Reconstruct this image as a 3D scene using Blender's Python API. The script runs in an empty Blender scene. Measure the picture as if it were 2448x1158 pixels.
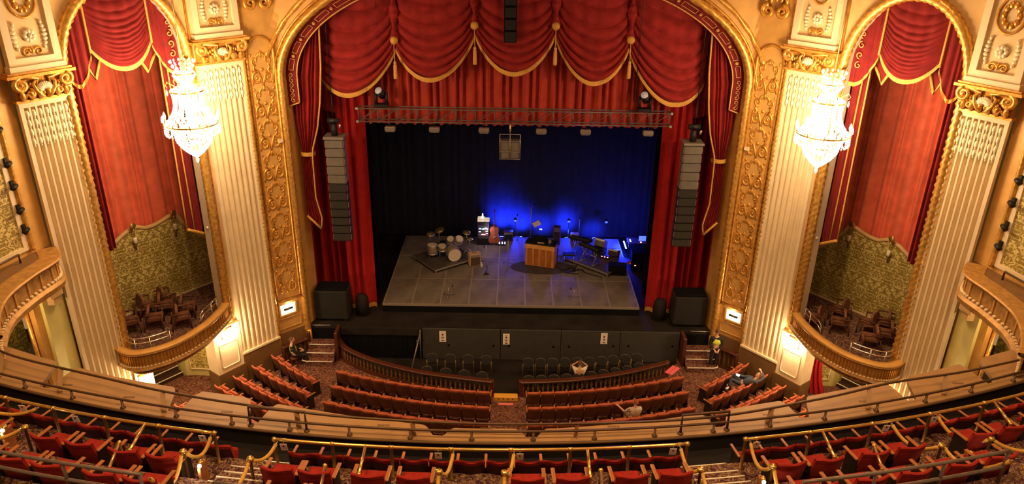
import bpy, math, random
from mathutils import Matrix, Vector
random.seed(7)
PI = math.pi
scene = bpy.context.scene
COL = scene.collection

# ------------------------------------------------------------------ camera
cam_d = bpy.data.cameras.new('camera')
cam_d.sensor_width = 36.0
cam_d.lens = 36.0 * 1766.0 / 2448.0
cam_d.clip_end = 300
cam = bpy.data.objects.new('camera', cam_d)
COL.objects.link(cam)
cam.matrix_world = Matrix.Translation((0, 0, 15.7)) @ Matrix.Rotation(math.radians(66.2), 4, 'X') @ Matrix.Rotation(0.017, 4, 'Z')
scene.camera = cam

# ------------------------------------------------------------------ world, exposure
world = bpy.data.worlds.new('hall_ambient')
scene.world = world
world.use_nodes = True
world.node_tree.nodes['Background'].inputs[0].default_value = (1.0, 0.62, 0.30, 1)
world.node_tree.nodes['Background'].inputs[1].default_value = 0.20
scene.view_settings.view_transform = 'Standard'
scene.view_settings.look = 'None'
scene.view_settings.gamma = 1.0
scene.view_settings.use_curve_mapping = False
scene.view_settings.exposure = 0.78

WARM = (1.0, 0.60, 0.26)
def light(name, kind, loc, power, color=WARM, size=0.3, target=None, angle=60, blend=0.5, parent=None):
    d = bpy.data.lights.new(name, kind)
    d.energy = power; d.color = color
    if kind == 'AREA':
        d.shape = 'DISK'; d.size = size
    else:
        d.shadow_soft_size = size
    if kind == 'SPOT':
        d.spot_size = math.radians(angle); d.spot_blend = blend
    o = bpy.data.objects.new(name, d); COL.objects.link(o)
    o.location = loc
    if target is not None:
        o.rotation_euler = (Vector(target) - Vector(loc)).to_track_quat('-Z', 'Y').to_euler()
    return o

# house lights: round downlights set in the auditorium ceiling above the frame (fixtures built in the ceiling section)
HOUSE = [(-7.5, 7.0, 21.0), (0, 7.0, 21.0), (7.5, 7.0, 21.0), (-6.5, 17.0, 21.0), (6.5, 17.0, 21.0)]
HOUSE_W = [850, 800, 850, 620, 620]
for p, w in zip(HOUSE, HOUSE_W):
    light('house_downlight', 'SPOT', p, w * 2.2, (1.0, 0.58, 0.25), 0.35, (p[0], p[1] + 2.0, 0), 110, 0.8)

# ------------------------------------------------------------------ materials
MATS = {}
def nodes_of(m):
    return m.node_tree.nodes, m.node_tree.links
def mat(name, col, rough=0.6, metal=0.0, vary=0.0, vscale=6.0, bump=0.0, bscale=40.0, emit=None, estr=0.0, spec=0.4, sheen=0.0, col2=None, stretch=None):
    if name in MATS: return MATS[name]
    m = bpy.data.materials.new(name); m.use_nodes = True
    N, L = nodes_of(m); b = N['Principled BSDF']
    b.inputs['Base Color'].default_value = (*col, 1); b.inputs['Roughness'].default_value = rough
    b.inputs['Metallic'].default_value = metal; b.inputs['Specular IOR Level'].default_value = spec
    if sheen:
        b.inputs['Sheen Weight'].default_value = sheen; b.inputs['Sheen Roughness'].default_value = 0.5
        b.inputs['Sheen Tint'].default_value = (*[min(1, c * 2 + .1) for c in col], 1)
    tc = mp = None
    if vary or bump:
        tc = N.new('ShaderNodeTexCoord'); mp = N.new('ShaderNodeMapping')
        L.new(tc.outputs['Object'], mp.inputs[0])
        if stretch: mp.inputs['Scale'].default_value = stretch
    if vary:
        n = N.new('ShaderNodeTexNoise'); n.inputs['Scale'].default_value = vscale; n.inputs['Detail'].default_value = 4
        L.new(mp.outputs[0], n.inputs['Vector'])
        r = N.new('ShaderNodeMix'); r.data_type = 'RGBA'
        c2 = col2 if col2 else tuple(c * (1 - vary) for c in col)
        r.inputs[6].default_value = (*col, 1); r.inputs[7].default_value = (*c2, 1)
        cr = N.new('ShaderNodeMapRange'); cr.inputs[1].default_value = 0.35; cr.inputs[2].default_value = 0.65
        L.new(n.outputs[0], cr.inputs[0]); L.new(cr.outputs[0], r.inputs[0])
        L.new(r.outputs[2], b.inputs['Base Color'])
    if bump:
        n2 = N.new('ShaderNodeTexNoise'); n2.inputs['Scale'].default_value = bscale; n2.inputs['Detail'].default_value = 3
        L.new(mp.outputs[0], n2.inputs['Vector'])
        bp = N.new('ShaderNodeBump'); bp.inputs['Strength'].default_value = bump; bp.inputs['Distance'].default_value = 0.02
        L.new(n2.outputs[0], bp.inputs['Height']); L.new(bp.outputs[0], b.inputs['Normal'])
    if emit:
        b.inputs['Emission Color'].default_value = (*emit, 1); b.inputs['Emission Strength'].default_value = estr
    MATS[name] = m
    return m

def damask(name, c1, c2, sx=0.55, sz=0.8):
    """two-tone mirrored floral wallpaper"""
    m = bpy.data.materials.new(name); m.use_nodes = True
    N, L = nodes_of(m); b = N['Principled BSDF']
    uv = N.new('ShaderNodeUVMap'); sp = N.new('ShaderNodeSeparateXYZ'); L.new(uv.outputs[0], sp.inputs[0])
    def mth(op, a, bb=None, c=None):
        n = N.new('ShaderNodeMath'); n.operation = op
        for i, q in enumerate((a, bb, c)):
            if q is None: continue
            if isinstance(q, (int, float)): n.inputs[i].default_value = q
            else: L.new(q, n.inputs[i])
        return n.outputs[0]
    px = mth('PINGPONG', sp.outputs[0], sx / 2)
    row = mth('FLOOR', mth('DIVIDE', sp.outputs[1], sz))
    px2 = mth('PINGPONG', mth('ADD', sp.outputs[0], mth('MULTIPLY', row, sx / 2)), sx / 2)
    py = mth('PINGPONG', sp.outputs[1], sz)
    cb = N.new('ShaderNodeCombineXYZ'); L.new(px2, cb.inputs[0]); L.new(py, cb.inputs[1])
    no = N.new('ShaderNodeTexNoise'); no.inputs['Scale'].default_value = 4.8; no.inputs['Detail'].default_value = 0.8; no.inputs['Distortion'].default_value = 1.6
    L.new(cb.outputs[0], no.inputs['Vector'])
    wv = mth('SINE', mth('MULTIPLY', no.outputs[0], 27.0))
    mr = N.new('ShaderNodeMapRange'); mr.inputs[1].default_value = -0.25; mr.inputs[2].default_value = 0.25; L.new(wv, mr.inputs[0])
    mx = N.new('ShaderNodeMix'); mx.data_type = 'RGBA'; L.new(mr.outputs[0], mx.inputs[0])
    mx.inputs[6].default_value = (*c1, 1); mx.inputs[7].default_value = (*c2, 1)
    L.new(mx.outputs[2], b.inputs['Base Color'])
    b.inputs['Roughness'].default_value = 0.45
    MATS[name] = m
    return m

def carpet(name, base, mid, light_, dark, scale=1.0):
    m = bpy.data.materials.new(name); m.use_nodes = True
    N, L = nodes_of(m); b = N['Principled BSDF']
    tc = N.new('ShaderNodeTexCoord'); mp = N.new('ShaderNodeMapping'); L.new(tc.outputs['Object'], mp.inputs[0])
    mp.inputs['Scale'].default_value = (scale, scale, scale)
    ns = N.new('ShaderNodeTexNoise'); ns.inputs['Scale'].default_value = 5.5; ns.inputs['Detail'].default_value = 2; ns.inputs['Distortion'].default_value = 2.2
    L.new(mp.outputs[0], ns.inputs['Vector'])
    vo = N.new('ShaderNodeTexVoronoi'); vo.inputs['Scale'].default_value = 1.1; vo.inputs['Randomness'].default_value = 0.0
    L.new(mp.outputs[0], vo.inputs['Vector'])
    s1 = N.new('ShaderNodeMath'); s1.operation = 'MULTIPLY_ADD'; s1.inputs[1].default_value = 26; L.new(ns.outputs[0], s1.inputs[0])
    s0 = N.new('ShaderNodeMath'); s0.operation = 'MULTIPLY'; s0.inputs[1].default_value = 20; L.new(vo.outputs['Distance'], s0.inputs[0]); L.new(s0.outputs[0], s1.inputs[2])
    s2 = N.new('ShaderNodeMath'); s2.operation = 'SINE'; L.new(s1.outputs[0], s2.inputs[0])
    rp = N.new('ShaderNodeValToRGB'); rp.color_ramp.interpolation = 'LINEAR'
    e = rp.color_ramp.elements
    e[0].position = 0.0; e[0].color = (*dark, 1); e[1].position = 1.0; e[1].color = (*light_, 1)
    for p, c in ((0.3, base), (0.55, mid), (0.75, base)):
        q = e.new(p); q.color = (*c, 1)
    mr = N.new('ShaderNodeMapRange'); mr.inputs[1].default_value = -1; mr.inputs[2].default_value = 1
    L.new(s2.outputs[0], mr.inputs[0]); L.new(mr.outputs[0], rp.inputs[0]); L.new(rp.outputs[0], b.inputs['Base Color'])
    b.inputs['Roughness'].default_value = 0.95; b.inputs['Specular IOR Level'].default_value = 0.1
    MATS[name] = m
    return m

GOLD = mat('gilded_plaster', (0.74, 0.38, 0.075), 0.34, 0.55, 0.30, 5, 0.35, 18, col2=(0.50, 0.23, 0.035))
GOLDROPE = mat('gilded_rope', (0.80, 0.46, 0.11), 0.30, 0.55, 0.35, 9, 0.3, 30, col2=(0.55, 0.27, 0.05))
OCHRE = mat('ochre_plaster', (0.62, 0.335, 0.085), 0.55, 0.1, 0.18, 2.5, 0.1, 30)
TANWALL = mat('tan_plaster', (0.66, 0.42, 0.17), 0.6, 0.0, 0.12, 1.5)
CREAM = mat('cream_plaster', (0.77, 0.615, 0.385), 0.55, 0.0, 0.08, 2)
HUSK = mat('ivory_husk', (0.86, 0.74, 0.52), 0.4, 0.0, 0.15, 9)
BROWNWALL = mat('brown_plinth', (0.17, 0.085, 0.025), 0.6, 0, 0.2, 2)
PALEJAMB = mat('pale_jamb', (0.62, 0.52, 0.38), 0.55, 0, 0.08, 2)
PALEYEL = mat('pale_yellow_paint', (0.68, 0.60, 0.22), 0.55, 0, 0.08, 2)
RED = mat('red_velvet', (0.29, 0.020, 0.020), 0.85, 0, 0.28, 3.0, 0.05, 60, sheen=0.25, spec=0.15)
REDORANGE = mat('red_drape', (0.47, 0.052, 0.034), 0.85, 0, 0.20, 2.5, 0.05, 60, sheen=0.2, spec=0.15)
DEEPRED = mat('deep_red_leg', (0.38, 0.014, 0.014), 0.85, 0, 0.2, 2.5, sheen=0.1, spec=0.15)
FRINGE = mat('gold_fringe', (0.72, 0.38, 0.07), 0.6, 0.1, 0.35, 30, 0.4, 80)
EMB = mat('gold_embroidery', (0.70, 0.40, 0.12), 0.5, 0.2, 0.3, 20)
GOLDDULL = mat('aged_gilding', (0.50, 0.27, 0.075), 0.5, 0.25, 0.3, 6, 0.25, 25, col2=(0.34, 0.17, 0.04))
TRUSSM = mat('brown_grey_metal', (0.13, 0.10, 0.09), 0.5, 0.4)
BOXRED = mat('crimson_velvet', (0.185, 0.013, 0.014), 0.85, 0, 0.28, 3.0, 0.05, 60, sheen=0.25, spec=0.15)
BLACK = mat('black_cloth', (0.006, 0.0055, 0.006), 0.95, 0, 0.3, 2, spec=0.1)
BLACKFLOOR = mat('black_floor', (0.022, 0.016, 0.013), 0.75, 0, 0.5, 1.2, 0.1, 60, spec=0.2)
BLACKMET = mat('black_metal', (0.012, 0.011, 0.011), 0.5, 0.3)
CHARCOAL = mat('charcoal_panel', (0.045, 0.040, 0.036), 0.8, 0, 0.15, 3)
GREYMET = mat('grey_metal', (0.26, 0.22, 0.20), 0.45, 0.6)
ALU = mat('aluminium', (0.55, 0.50, 0.46), 0.35, 0.8)
CHROME = mat('chrome', (0.75, 0.72, 0.68), 0.15, 1.0)
BRASS = mat('polished_brass', (0.78, 0.50, 0.14), 0.22, 0.85, 0.2, 6)
DARKBRASS = mat('tarnished_brass', (0.30, 0.16, 0.055), 0.35, 0.7, 0.3, 8)
PIPE = mat('brown_pipe', (0.115, 0.065, 0.035), 0.4, 0.4, 0.2, 6)
MAHOG = mat('dark_mahogany', (0.10, 0.028, 0.012), 0.35, 0, 0.35, 4, stretch=(8, 1, 8))
ARMWOOD = mat('armrest_wood', (0.42, 0.15, 0.045), 0.35, 0, 0.35, 8, stretch=(6, 1, 6))
SEATRED = mat('red_plush', (0.33, 0.026, 0.018), 0.9, 0, 0.25, 9, 0.1, 60, sheen=0.3, spec=0.1)
ORCHRED = mat('rust_plush', (0.46, 0.115, 0.055), 0.85, 0, 0.2, 9, sheen=0.2, spec=0.15)
SEATBACK = mat('seat_back_panel', (0.13, 0.040, 0.017), 0.5, 0, 0.25, 5, spec=0.3)
BOXBROWN = mat('brown_upholstery', (0.19, 0.075, 0.035), 0.7, 0, 0.2, 8)
DARKIRON = mat('dark_standard', (0.035, 0.022, 0.018), 0.5, 0.4)
LEDGE = mat('tan_ledge', (0.35, 0.20, 0.085), 0.5, 0, 0.12, 3, 0.05, 30)
LEDGEDARK = mat('ledge_edge', (0.14, 0.075, 0.03), 0.5, 0, 0.2, 3)
ROPEV = mat('gold_velvet_rope', (0.66, 0.36, 0.055), 0.6, 0, 0.2, 12, 0.2, 60, sheen=0.3)
PAPER = mat('white_card', (0.80, 0.74, 0.66), 0.6)
INK = mat('dark_red_ink', (0.16, 0.02, 0.02), 0.7)
NOSING = mat('white_nosing', (0.80, 0.74, 0.62), 0.5)
GREYSPK = mat('grey_speaker', (0.15, 0.13, 0.11), 0.6, 0.1, 0.15, 6)
GRILLE = mat('speaker_grille', (0.032, 0.027, 0.022), 0.7, 0.2, 0.3, 60)
PINE = mat('orange_pine', (0.52, 0.20, 0.045), 0.45, 0, 0.35, 3, stretch=(6, 6, 1))
AMPTAN = mat('tweed_amp', (0.50, 0.30, 0.15), 0.7, 0, 0.2, 12)
DRUM = mat('drum_wrap', (0.34, 0.26, 0.18), 0.4, 0.1, 0.2, 8)
HEADSKIN = mat('drum_head', (0.62, 0.52, 0.42), 0.5)
CYMB = mat('cymbal_bronze', (0.42, 0.30, 0.16), 0.3, 0.8)
WALNUT = mat('dark_walnut', (0.13, 0.045, 0.02), 0.4, 0, 0.3, 5)
WHITEGLOW = mat('lamp_glass', (1, 0.9, 0.75), 0.4, emit=(1.0, 0.80, 0.52), estr=28)
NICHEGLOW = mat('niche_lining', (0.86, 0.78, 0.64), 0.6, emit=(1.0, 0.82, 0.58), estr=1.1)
CRYSTAL = mat('lit_crystal', (0.95, 0.9, 0.8), 0.1, emit=(1.0, 0.83, 0.58), estr=4.2)
CRYSTALDIM = mat('crystal_drop', (0.92, 0.86, 0.76), 0.08, emit=(1.0, 0.80, 0.54), estr=1.4)
BULB = mat('bulb_glass', (1, 1, 1), 0.3, emit=(1.0, 0.84, 0.60), estr=24)
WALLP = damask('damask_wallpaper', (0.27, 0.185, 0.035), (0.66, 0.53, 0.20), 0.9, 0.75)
CARPET = carpet('red_carpet', (0.14, 0.050, 0.034), (0.20, 0.095, 0.062), (0.30, 0.165, 0.105), (0.055, 0.018, 0.016), 0.75)
CARPET2 = carpet('plum_carpet', (0.10, 0.045, 0.04), (0.18, 0.095, 0.06), (0.31, 0.20, 0.10), (0.045, 0.016, 0.03), 0.8)

# ------------------------------------------------------------------ mesh builder
MW = {}
class MB:
    def __init__(s, xf=None):
        s.v = []; s.f = []; s.uv = {}; s.xf = xf
    def add(s, vs, fs, xf=None):
        o = len(s.v)
        m = xf if xf is not None else s.xf
        if m is not None:
            vs = [m @ Vector(p) for p in vs]
            neg = m.to_3x3().determinant() < 0
        else:
            neg = False
        s.v.extend([tuple(p) for p in vs])
        for f in fs:
            g = [i + o for i in f]
            s.f.append(g[::-1] if neg else g)
        return s
    def box(s, x0, x1, y0, y1, z0, z1, xf=None):
        vs = [(x0,y0,z0),(x1,y0,z0),(x1,y1,z0),(x0,y1,z0),(x0,y0,z1),(x1,y0,z1),(x1,y1,z1),(x0,y1,z1)]
        return s.add(vs, [(3,2,1,0),(4,5,6,7),(0,1,5,4),(1,2,6,5),(2,3,7,6),(3,0,4,7)], xf)
    def cbox(s, x0, x1, y0, y1, z0, z1, c=0.02, xf=None):
        """box with chamfered edges"""
        X=(x0,x1); Y=(y0,y1); Z=(z0,z1); vs=[]; idx={}
        for i in (0,1):
            for j in (0,1):
                for k in (0,1):
                    sx=1-2*i; sy=1-2*j; sz=1-2*k
                    for a in range(3):
                        p=[X[i]+sx*c, Y[j]+sy*c, Z[k]+sz*c]
                        p[a]=(X[i],Y[j],Z[k])[a]
                        idx[(i,j,k,a)]=len(vs); vs.append(tuple(p))
        f=[]
        I=lambda i,j,k,a: idx[(i,j,k,a)]
        f.append((I(0,0,0,0),I(0,0,1,0),I(0,1,1,0),I(0,1,0,0))); f.append((I(1,0,0,0),I(1,1,0,0),I(1,1,1,0),I(1,0,1,0)))
        f.append((I(0,0,0,1),I(1,0,0,1),I(1,0,1,1),I(0,0,1,1))); f.append((I(0,1,0,1),I(0,1,1,1),I(1,1,1,1),I(1,1,0,1)))
        f.append((I(0,0,0,2),I(0,1,0,2),I(1,1,0,2),I(1,0,0,2))); f.append((I(0,0,1,2),I(1,0,1,2),I(1,1,1,2),I(0,1,1,2)))
        for i in (0,1):
            for j in (0,1):
                f.append((I(i,j,0,0),I(i,j,1,0),I(i,j,1,1),I(i,j,0,1)))
                f.append((I(i,0,j,0),I(i,1,j,0),I(i,1,j,2),I(i,0,j,2)))
                f.append((I(0,i,j,1),I(1,i,j,1),I(1,i,j,2),I(0,i,j,2)))
                for k in (0,1): f.append((I(i,j,k,0),I(i,j,k,1),I(i,j,k,2)))
        return s.add(vs,f,xf)
    def grid(s, fn, nu, nv, cu=False, uvfn=None, xf=None):
        vs=[]; fs=[]
        mu = nu if cu else nu+1
        for j in range(nv+1):
            for i in range(mu):
                vs.append(fn(i/nu, j/nv))
        base=len(s.f)
        for j in range(nv):
            for i in range(nu):
                a=j*mu+i; b=j*mu+(i+1)%mu
                fs.append((a,b,b+mu,a+mu))
        if uvfn:
            for j in range(nv):
                for i in range(nu):
                    q=[uvfn(i/nu,j/nv),uvfn((i+1)/nu,j/nv),uvfn((i+1)/nu,(j+1)/nv),uvfn(i/nu,(j+1)/nv)]
                    m = xf if xf is not None else s.xf
                    if m is not None and m.to_3x3().determinant()<0: q=q[::-1]
                    s.uv[base+j*nu+i]=q
        return s.add(vs,fs,xf)
    def tube(s, pts, r=0.02, n=6, caps=True, closed=False, xf=None, lobes=None):
        P=[Vector(p) for p in pts]; k=len(P); vs=[]; fs=[]
        R = r if isinstance(r,(list,tuple)) else [r]*k
        prev=None; L=0.0
        for i,p in enumerate(P):
            if closed: t=(P[(i+1)%k]-P[i-1])
            else: t=(P[min(i+1,k-1)]-P[max(i-1,0)])
            t=t.normalized() if t.length>1e-9 else Vector((0,0,1))
            if prev is None:
                ref=Vector((0,0,1)) if abs(t.z)<0.9 else Vector((1,0,0))
                u=t.cross(ref).normalized()
            else:
                u=(prev-t*prev.dot(t))
                u=u.normalized() if u.length>1e-6 else t.orthogonal().normalized()
            prev=u; w=t.cross(u)
            if i: L+=(P[i]-P[i-1]).length
            for j in range(n):
                a=2*PI*j/n
                rr=R[i]
                if lobes: rr*=1+lobes[1]*math.sin(lobes[0]*a+lobes[2]*L)
                vs.append(p+u*(math.cos(a)*rr)+w*(math.sin(a)*rr))
        m=k if closed else k-1
        for i in range(m):
            for j in range(n):
                a=i*n+j; b=i*n+(j+1)%n; c=((i+1)%k)*n+(j+1)%n; d=((i+1)%k)*n+j
                fs.append((a,b,c,d))
        if caps and not closed:
            fs.append(tuple(range(n))[::-1]); fs.append(tuple((k-1)*n+j for j in range(n)))
        return s.add(vs,fs,xf)
    def lathe(s, prof, n=12, c=(0,0,0), xf=None, caps=True):
        vs=[]; fs=[]
        for r,z in prof:
            for j in range(n):
                a=2*PI*j/n
                vs.append((c[0]+r*math.cos(a), c[1]+r*math.sin(a), c[2]+z))
        for i in range(len(prof)-1):
            for j in range(n):
                a=i*n+j; b=i*n+(j+1)%n
                fs.append((a,b,b+n,a+n))
        if caps:
            fs.append(tuple(range(n))[::-1]); fs.append(tuple((len(prof)-1)*n+j for j in range(n)))
        return s.add(vs,fs,xf)
    def ball(s, c, r, n=8, m=6, xf=None):
        rx,ry,rz = r if isinstance(r,(tuple,list)) else (r,r,r)
        vs=[]; fs=[]
        for i in range(1,m):
            t=PI*i/m
            for j in range(n):
                a=2*PI*j/n
                vs.append((c[0]+rx*math.sin(t)*math.cos(a), c[1]+ry*math.sin(t)*math.sin(a), c[2]-rz*math.cos(t)))
        lo=len(vs); vs.append((c[0],c[1],c[2]-rz)); hi=len(vs); vs.append((c[0],c[1],c[2]+rz))
        for i in range(m-2):
            for j in range(n):
                a=i*n+j; b=i*n+(j+1)%n; fs.append((a,b,b+n,a+n))
        for j in range(n):
            fs.append((lo,(j+1)%n,j)); fs.append((hi,(m-2)*n+j,(m-2)*n+(j+1)%n))
        return s.add(vs,fs,xf)
    def prism(s, poly, z0, z1, xf=None):
        n=len(poly)
        vs=[(x,y,z0) for x,y in poly]+[(x,y,z1) for x,y in poly]
        fs=[tuple(range(n))[::-1], tuple(range(n,2*n))]+[(i,(i+1)%n,n+(i+1)%n,n+i) for i in range(n)]
        return s.add(vs,fs,xf)
    def build(s, name, material, parent=None, smooth=False, label=None, world=False, kind=None):
        vs=s.v
        if parent is not None and parent.parent is not None: world=True
        if world and parent is not None:
            inv=MW[parent.name].inverted(); vs=[tuple(inv@Vector(p)) for p in vs]
        me=bpy.data.meshes.new(name); me.from_pydata(vs,[],s.f)
        if s.uv:
            lay=me.uv_layers.new(name='UVMap')
            for pi,q in s.uv.items():
                p=me.polygons[pi]
                for li,c in zip(p.loop_indices,q): lay.data[li].uv=c
        if smooth: me.polygons.foreach_set('use_smooth',[True]*len(me.polygons))
        me.materials.append(material)
        me.update()
        o=bpy.data.objects.new(name,me); COL.objects.link(o)
        if parent is not None:
            o.parent=parent; MW[o.name]=MW[parent.name].copy()
        else: MW[o.name]=Matrix.Identity(4)
        if label: o['label']=label
        if kind: o['kind']=kind
        return o

def thing(name, label, cat, loc=(0,0,0), rz=0.0, group=None):
    o=bpy.data.objects.new(name,None); COL.objects.link(o)
    o.empty_display_size=0.1
    o.location=loc; o.rotation_euler=(0,0,rz)
    MW[o.name]=Matrix.Translation(loc)@Matrix.Rotation(rz,4,'Z')
    o['label']=label; o['category']=cat
    if group: o['group']=group
    return o
def tag(o,label,cat,group=None):
    o['label']=label; o['category']=cat
    if group: o['group']=group
    return o
CH={}
def kids(o): return [c for c in bpy.data.objects if c.parent is o]
def proto_children(root):
    """cache (child, grandchildren) lists of a prototype"""
    out=[]
    for c in root.children:
        out.append((c,list(c.children)))
    return out
def dup(root, tree, loc, rz, label=None, group=None):
    r=root.copy(); COL.objects.link(r)
    r.location=loc; r.rotation_euler=(0,0,rz)
    MW[r.name]=Matrix.Translation(loc)@Matrix.Rotation(rz,4,'Z')
    if label: r['label']=label
    if group: r['group']=group
    for c,g in tree:
        q=c.copy(); COL.objects.link(q); q.parent=r; MW[q.name]=MW[r.name].copy()
        for d in g:
            w=d.copy(); COL.objects.link(w); w.parent=q
    return r
def struct(mb,name,material,smooth=False,parent=None):
    o=mb.build(name,material,parent,smooth)
    if parent is None: o['kind']='structure'
    return o
def inst(src, parent, mtx, name=None):
    """another piece sharing src's mesh, placed by mtx in the parent's space"""
    o=bpy.data.objects.new(name or src.name.split('.')[0], src.data); COL.objects.link(o)
    o.parent=parent; o.matrix_basis=mtx
    MW[o.name]=MW[parent.name].copy() if parent.name in MW else Matrix.Identity(4)
    return o
ORD=['first','second','third','fourth','fifth','sixth','seventh','eighth','ninth','tenth','eleventh','twelfth','thirteenth','fourteenth','fifteenth','sixteenth','seventeenth','eighteenth']
SIDE={-1:'left',1:'right'}

def frame(P,Q,sx):
    """local (u along wall away from stage, n into the house, z) -> world, right side mirrored by sx"""
    U=Vector((Q[0]-P[0],Q[1]-P[1],0)); U.normalize()
    n=Vector((-abs(U.y),-abs(U.x),0))
    M=Matrix(((U.x*sx,n.x*sx,0,P[0]*sx),(U.y,n.y,0,P[1]),(0,0,1,0),(0,0,0,1)))
    return M
def dist(P,Q): return math.hypot(Q[0]-P[0],Q[1]-P[1])
P0=(8.4,26.6); P1=(9.4,25.65); P2=(10.42,24.4); P3=(12.9,21.1); P4=(13.6,19.85)
def lerp(a,b,t): return a+(b-a)*t
def interp(tab,x):
    if x<=tab[0][0]: return tab[0][1]
    for (a,b),(c,d) in zip(tab,tab[1:]):
        if x<=c: return b+(d-b)*(x-a)/(c-a)
    return tab[-1][1]
def spline(pts,n):
    """Catmull-Rom through 2-D or 3-D points"""
    P=[Vector(p) for p in pts]; P=[P[0]*2-P[1]]+P+[P[-1]*2-P[-2]]
    out=[]; m=len(P)-3
    for k in range(n+1):
        t=k/n*m; i=min(int(t),m-1); t-=i
        a,b,c,d=P[i:i+4]
        out.append(0.5*((2*b)+(c-a)*t+(2*a-5*b+4*c-d)*t*t+(3*b-a-3*c+d)*t**3))
    return out
def spiral(cx,cz,R,turns,a0,dirn=1,n=22,y=0.0,r1=0.18):
    pts=[]
    for i in range(n+1):
        t=i/n; rr=R*(1-t)+R*r1*t; a=a0+dirn*turns*2*PI*t
        pts.append((cx+rr*math.cos(a),y,cz+rr*math.sin(a)))
    return pts
# ================================================================== SETTING
RAILPTS_L=[(-7.15,26.62),(-6.95,26.2),(-6.5,25.75),(-5.33,25.03),(-3.57,24.34),(-1.92,23.98),(-0.68,23.77)]
RAILPTS_R=[(0.43,23.77),(1.6,23.86),(2.94,24.07),(4.62,24.55),(6.34,25.3)]
def rail_y(x):
    tab=sorted([(p[0],p[1]) for p in RAILPTS_L+RAILPTS_R]+[(7.15,26.6)])
    return interp(tab,x)
def zfloor(y): return -1.3 if y>=23.7 else -1.3+0.05*(23.7-y)

# orchestra floor, following the pit rail
mb=MB(); xs=[-19,-15,-11,-8.5,-7.16]+[-7.0+0.5*i for i in range(29)]+[7.16,8.5,11,15,19]
def fl(x,t):
    top = 30.0 if abs(x)>7.15 else rail_y(x)
    if t==0: return (x,6.0,zfloor(6.0))
    if t==1: return (x,23.5,zfloor(23.5))
    return (x,top,zfloor(24))
vs=[fl(x,t) for t in range(3) for x in xs]; n=len(xs)
mb.add(vs,[(j*n+i,j*n+i+1,(j+1)*n+i+1,(j+1)*n+i) for j in range(2) for i in range(n-1)])
struct(mb,'floor',CARPET)
mb=MB(); mb.grid(lambda a,b:(lerp(-7.15,7.15,a), lerp(rail_y(lerp(-7.15,7.15,a)),27.2,b), -1.48),40,1); 
mb.grid(lambda a,b:(lerp(-7.15,7.15,a), rail_y(lerp(-7.15,7.15,a)), lerp(-1.3,-1.48,b)),40,1)
struct(mb,'floor_pit',BLACKFLOOR)
# stage floor (the steps at each side cut into its front edge)
mb=MB(); mb.box(-9.2,9.2,26.66,45,-0.12,0.0); struct(mb,'floor_stage',BLACKFLOOR)
mb=MB(); mb.box(-9.2,9.2,27.4,27.5,-1.6,-0.12); struct(mb,'wall_understage',BLACK)
# ceiling far above, carrying the house downlights
mb=MB(); mb.box(-20,20,-6,30,21.6,21.9); struct(mb,'ceiling',CREAM)
for i,p in enumerate(HOUSE):
    t=thing('ceiling_downlight','round brass downlight set in the ceiling above the frame, %s of five'%ORD[i],'light',(p[0],p[1],21.6))
    MB().lathe([(0.62,0.0),(0.70,-0.03),(0.70,-0.10),(0.58,-0.12),(0.56,0.0)],20,caps=False).build('trim_ring',BRASS,t,True)
    MB().lathe([(0.56,-0.02),(0.50,-0.05),(0.0,-0.06)],20,caps=False).build('lens',mat('downlight_lens',(1,.9,.7),.4,emit=(1,.75,.42),estr=6),t,True)

# ---------------- proscenium wall
def yx(x):
    ax=abs(x); return 26.6 if ax<8.4 else 26.6-0.95*(ax-8.4)
ARA,ARB,ARZ=8.35,4.3,10.2
def arch(th,a=ARA,b=ARB): return (a*math.cos(th), ARZ+b*math.sin(th))
mb=MB()
for sx in (-1,1):
    X=Matrix.Diagonal((sx,1,1,1))
    def sp(a,b):
        ax,az=arch(a*PI/2)
        if a<0.45: ox,oz=9.4,lerp(ARZ,16.5,a/0.45)
        else: ox,oz=lerp(9.4,0,(a-0.45)/0.55),16.5
        x=lerp(ax,ox,b); z=lerp(az,oz,b); return (x,yx(x),z)
    mb.grid(sp,36,10,xf=X)
    mb.grid(lambda a,b:(lerp(8.35,9.4,a),yx(lerp(8.35,9.4,a)),lerp(-1.3,ARZ,b)),6,1,xf=X)
    # reveal behind the gilded edge
    mb.grid(lambda a,b:(lerp(8.38,8.18,b),lerp(26.6,27.7,b),lerp(-1.3,ARZ,a)),1,1,xf=X)
    mb.grid(lambda a,b:(arch(a*PI/2,lerp(8.38,8.18,b),lerp(4.3,4.12,b))[0],lerp(26.6,27.7,b),arch(a*PI/2,8.3,lerp(4.3,4.12,b))[1]),30,1,xf=X)
PW=struct(mb,'wall_proscenium',OCHRE)
# continuous gilded rope round the opening
path=[(8.42,26.56,-0.15+0.08*i) for i in range(int(10.35/0.08))]
path+=[(arch(t*PI/120,8.42,4.37)[0],26.56,arch(t*PI/120,8.42,4.37)[1]) for t in range(0,121)]
path+=[(-x,y,z) for x,y,z in path[:int(10.35/0.08)][::-1]]
MB().tube(path,0.135,10,lobes=(3,0.2,26)).build('rope_moulding',GOLDROPE,PW,True)
MB().tube([(8.60*math.cos(t*PI/120)*1.0,yx(8.6*math.cos(t*PI/120))-0.03,ARZ+4.60*math.sin(t*PI/120)) for t in range(0,121)],0.05,6).build('arch_fillet',GOLD,PW,True)
pp=[(8.86*math.cos(t*PI/140),yx(8.86*math.cos(t*PI/140))-0.04,ARZ+4.92*math.sin(t*PI/140)) for t in range(8,133)]
MB().tube(pp,0.085,8,lobes=(2,0.16,40)).build('rope_moulding',GOLDROPE,PW,True)
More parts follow.
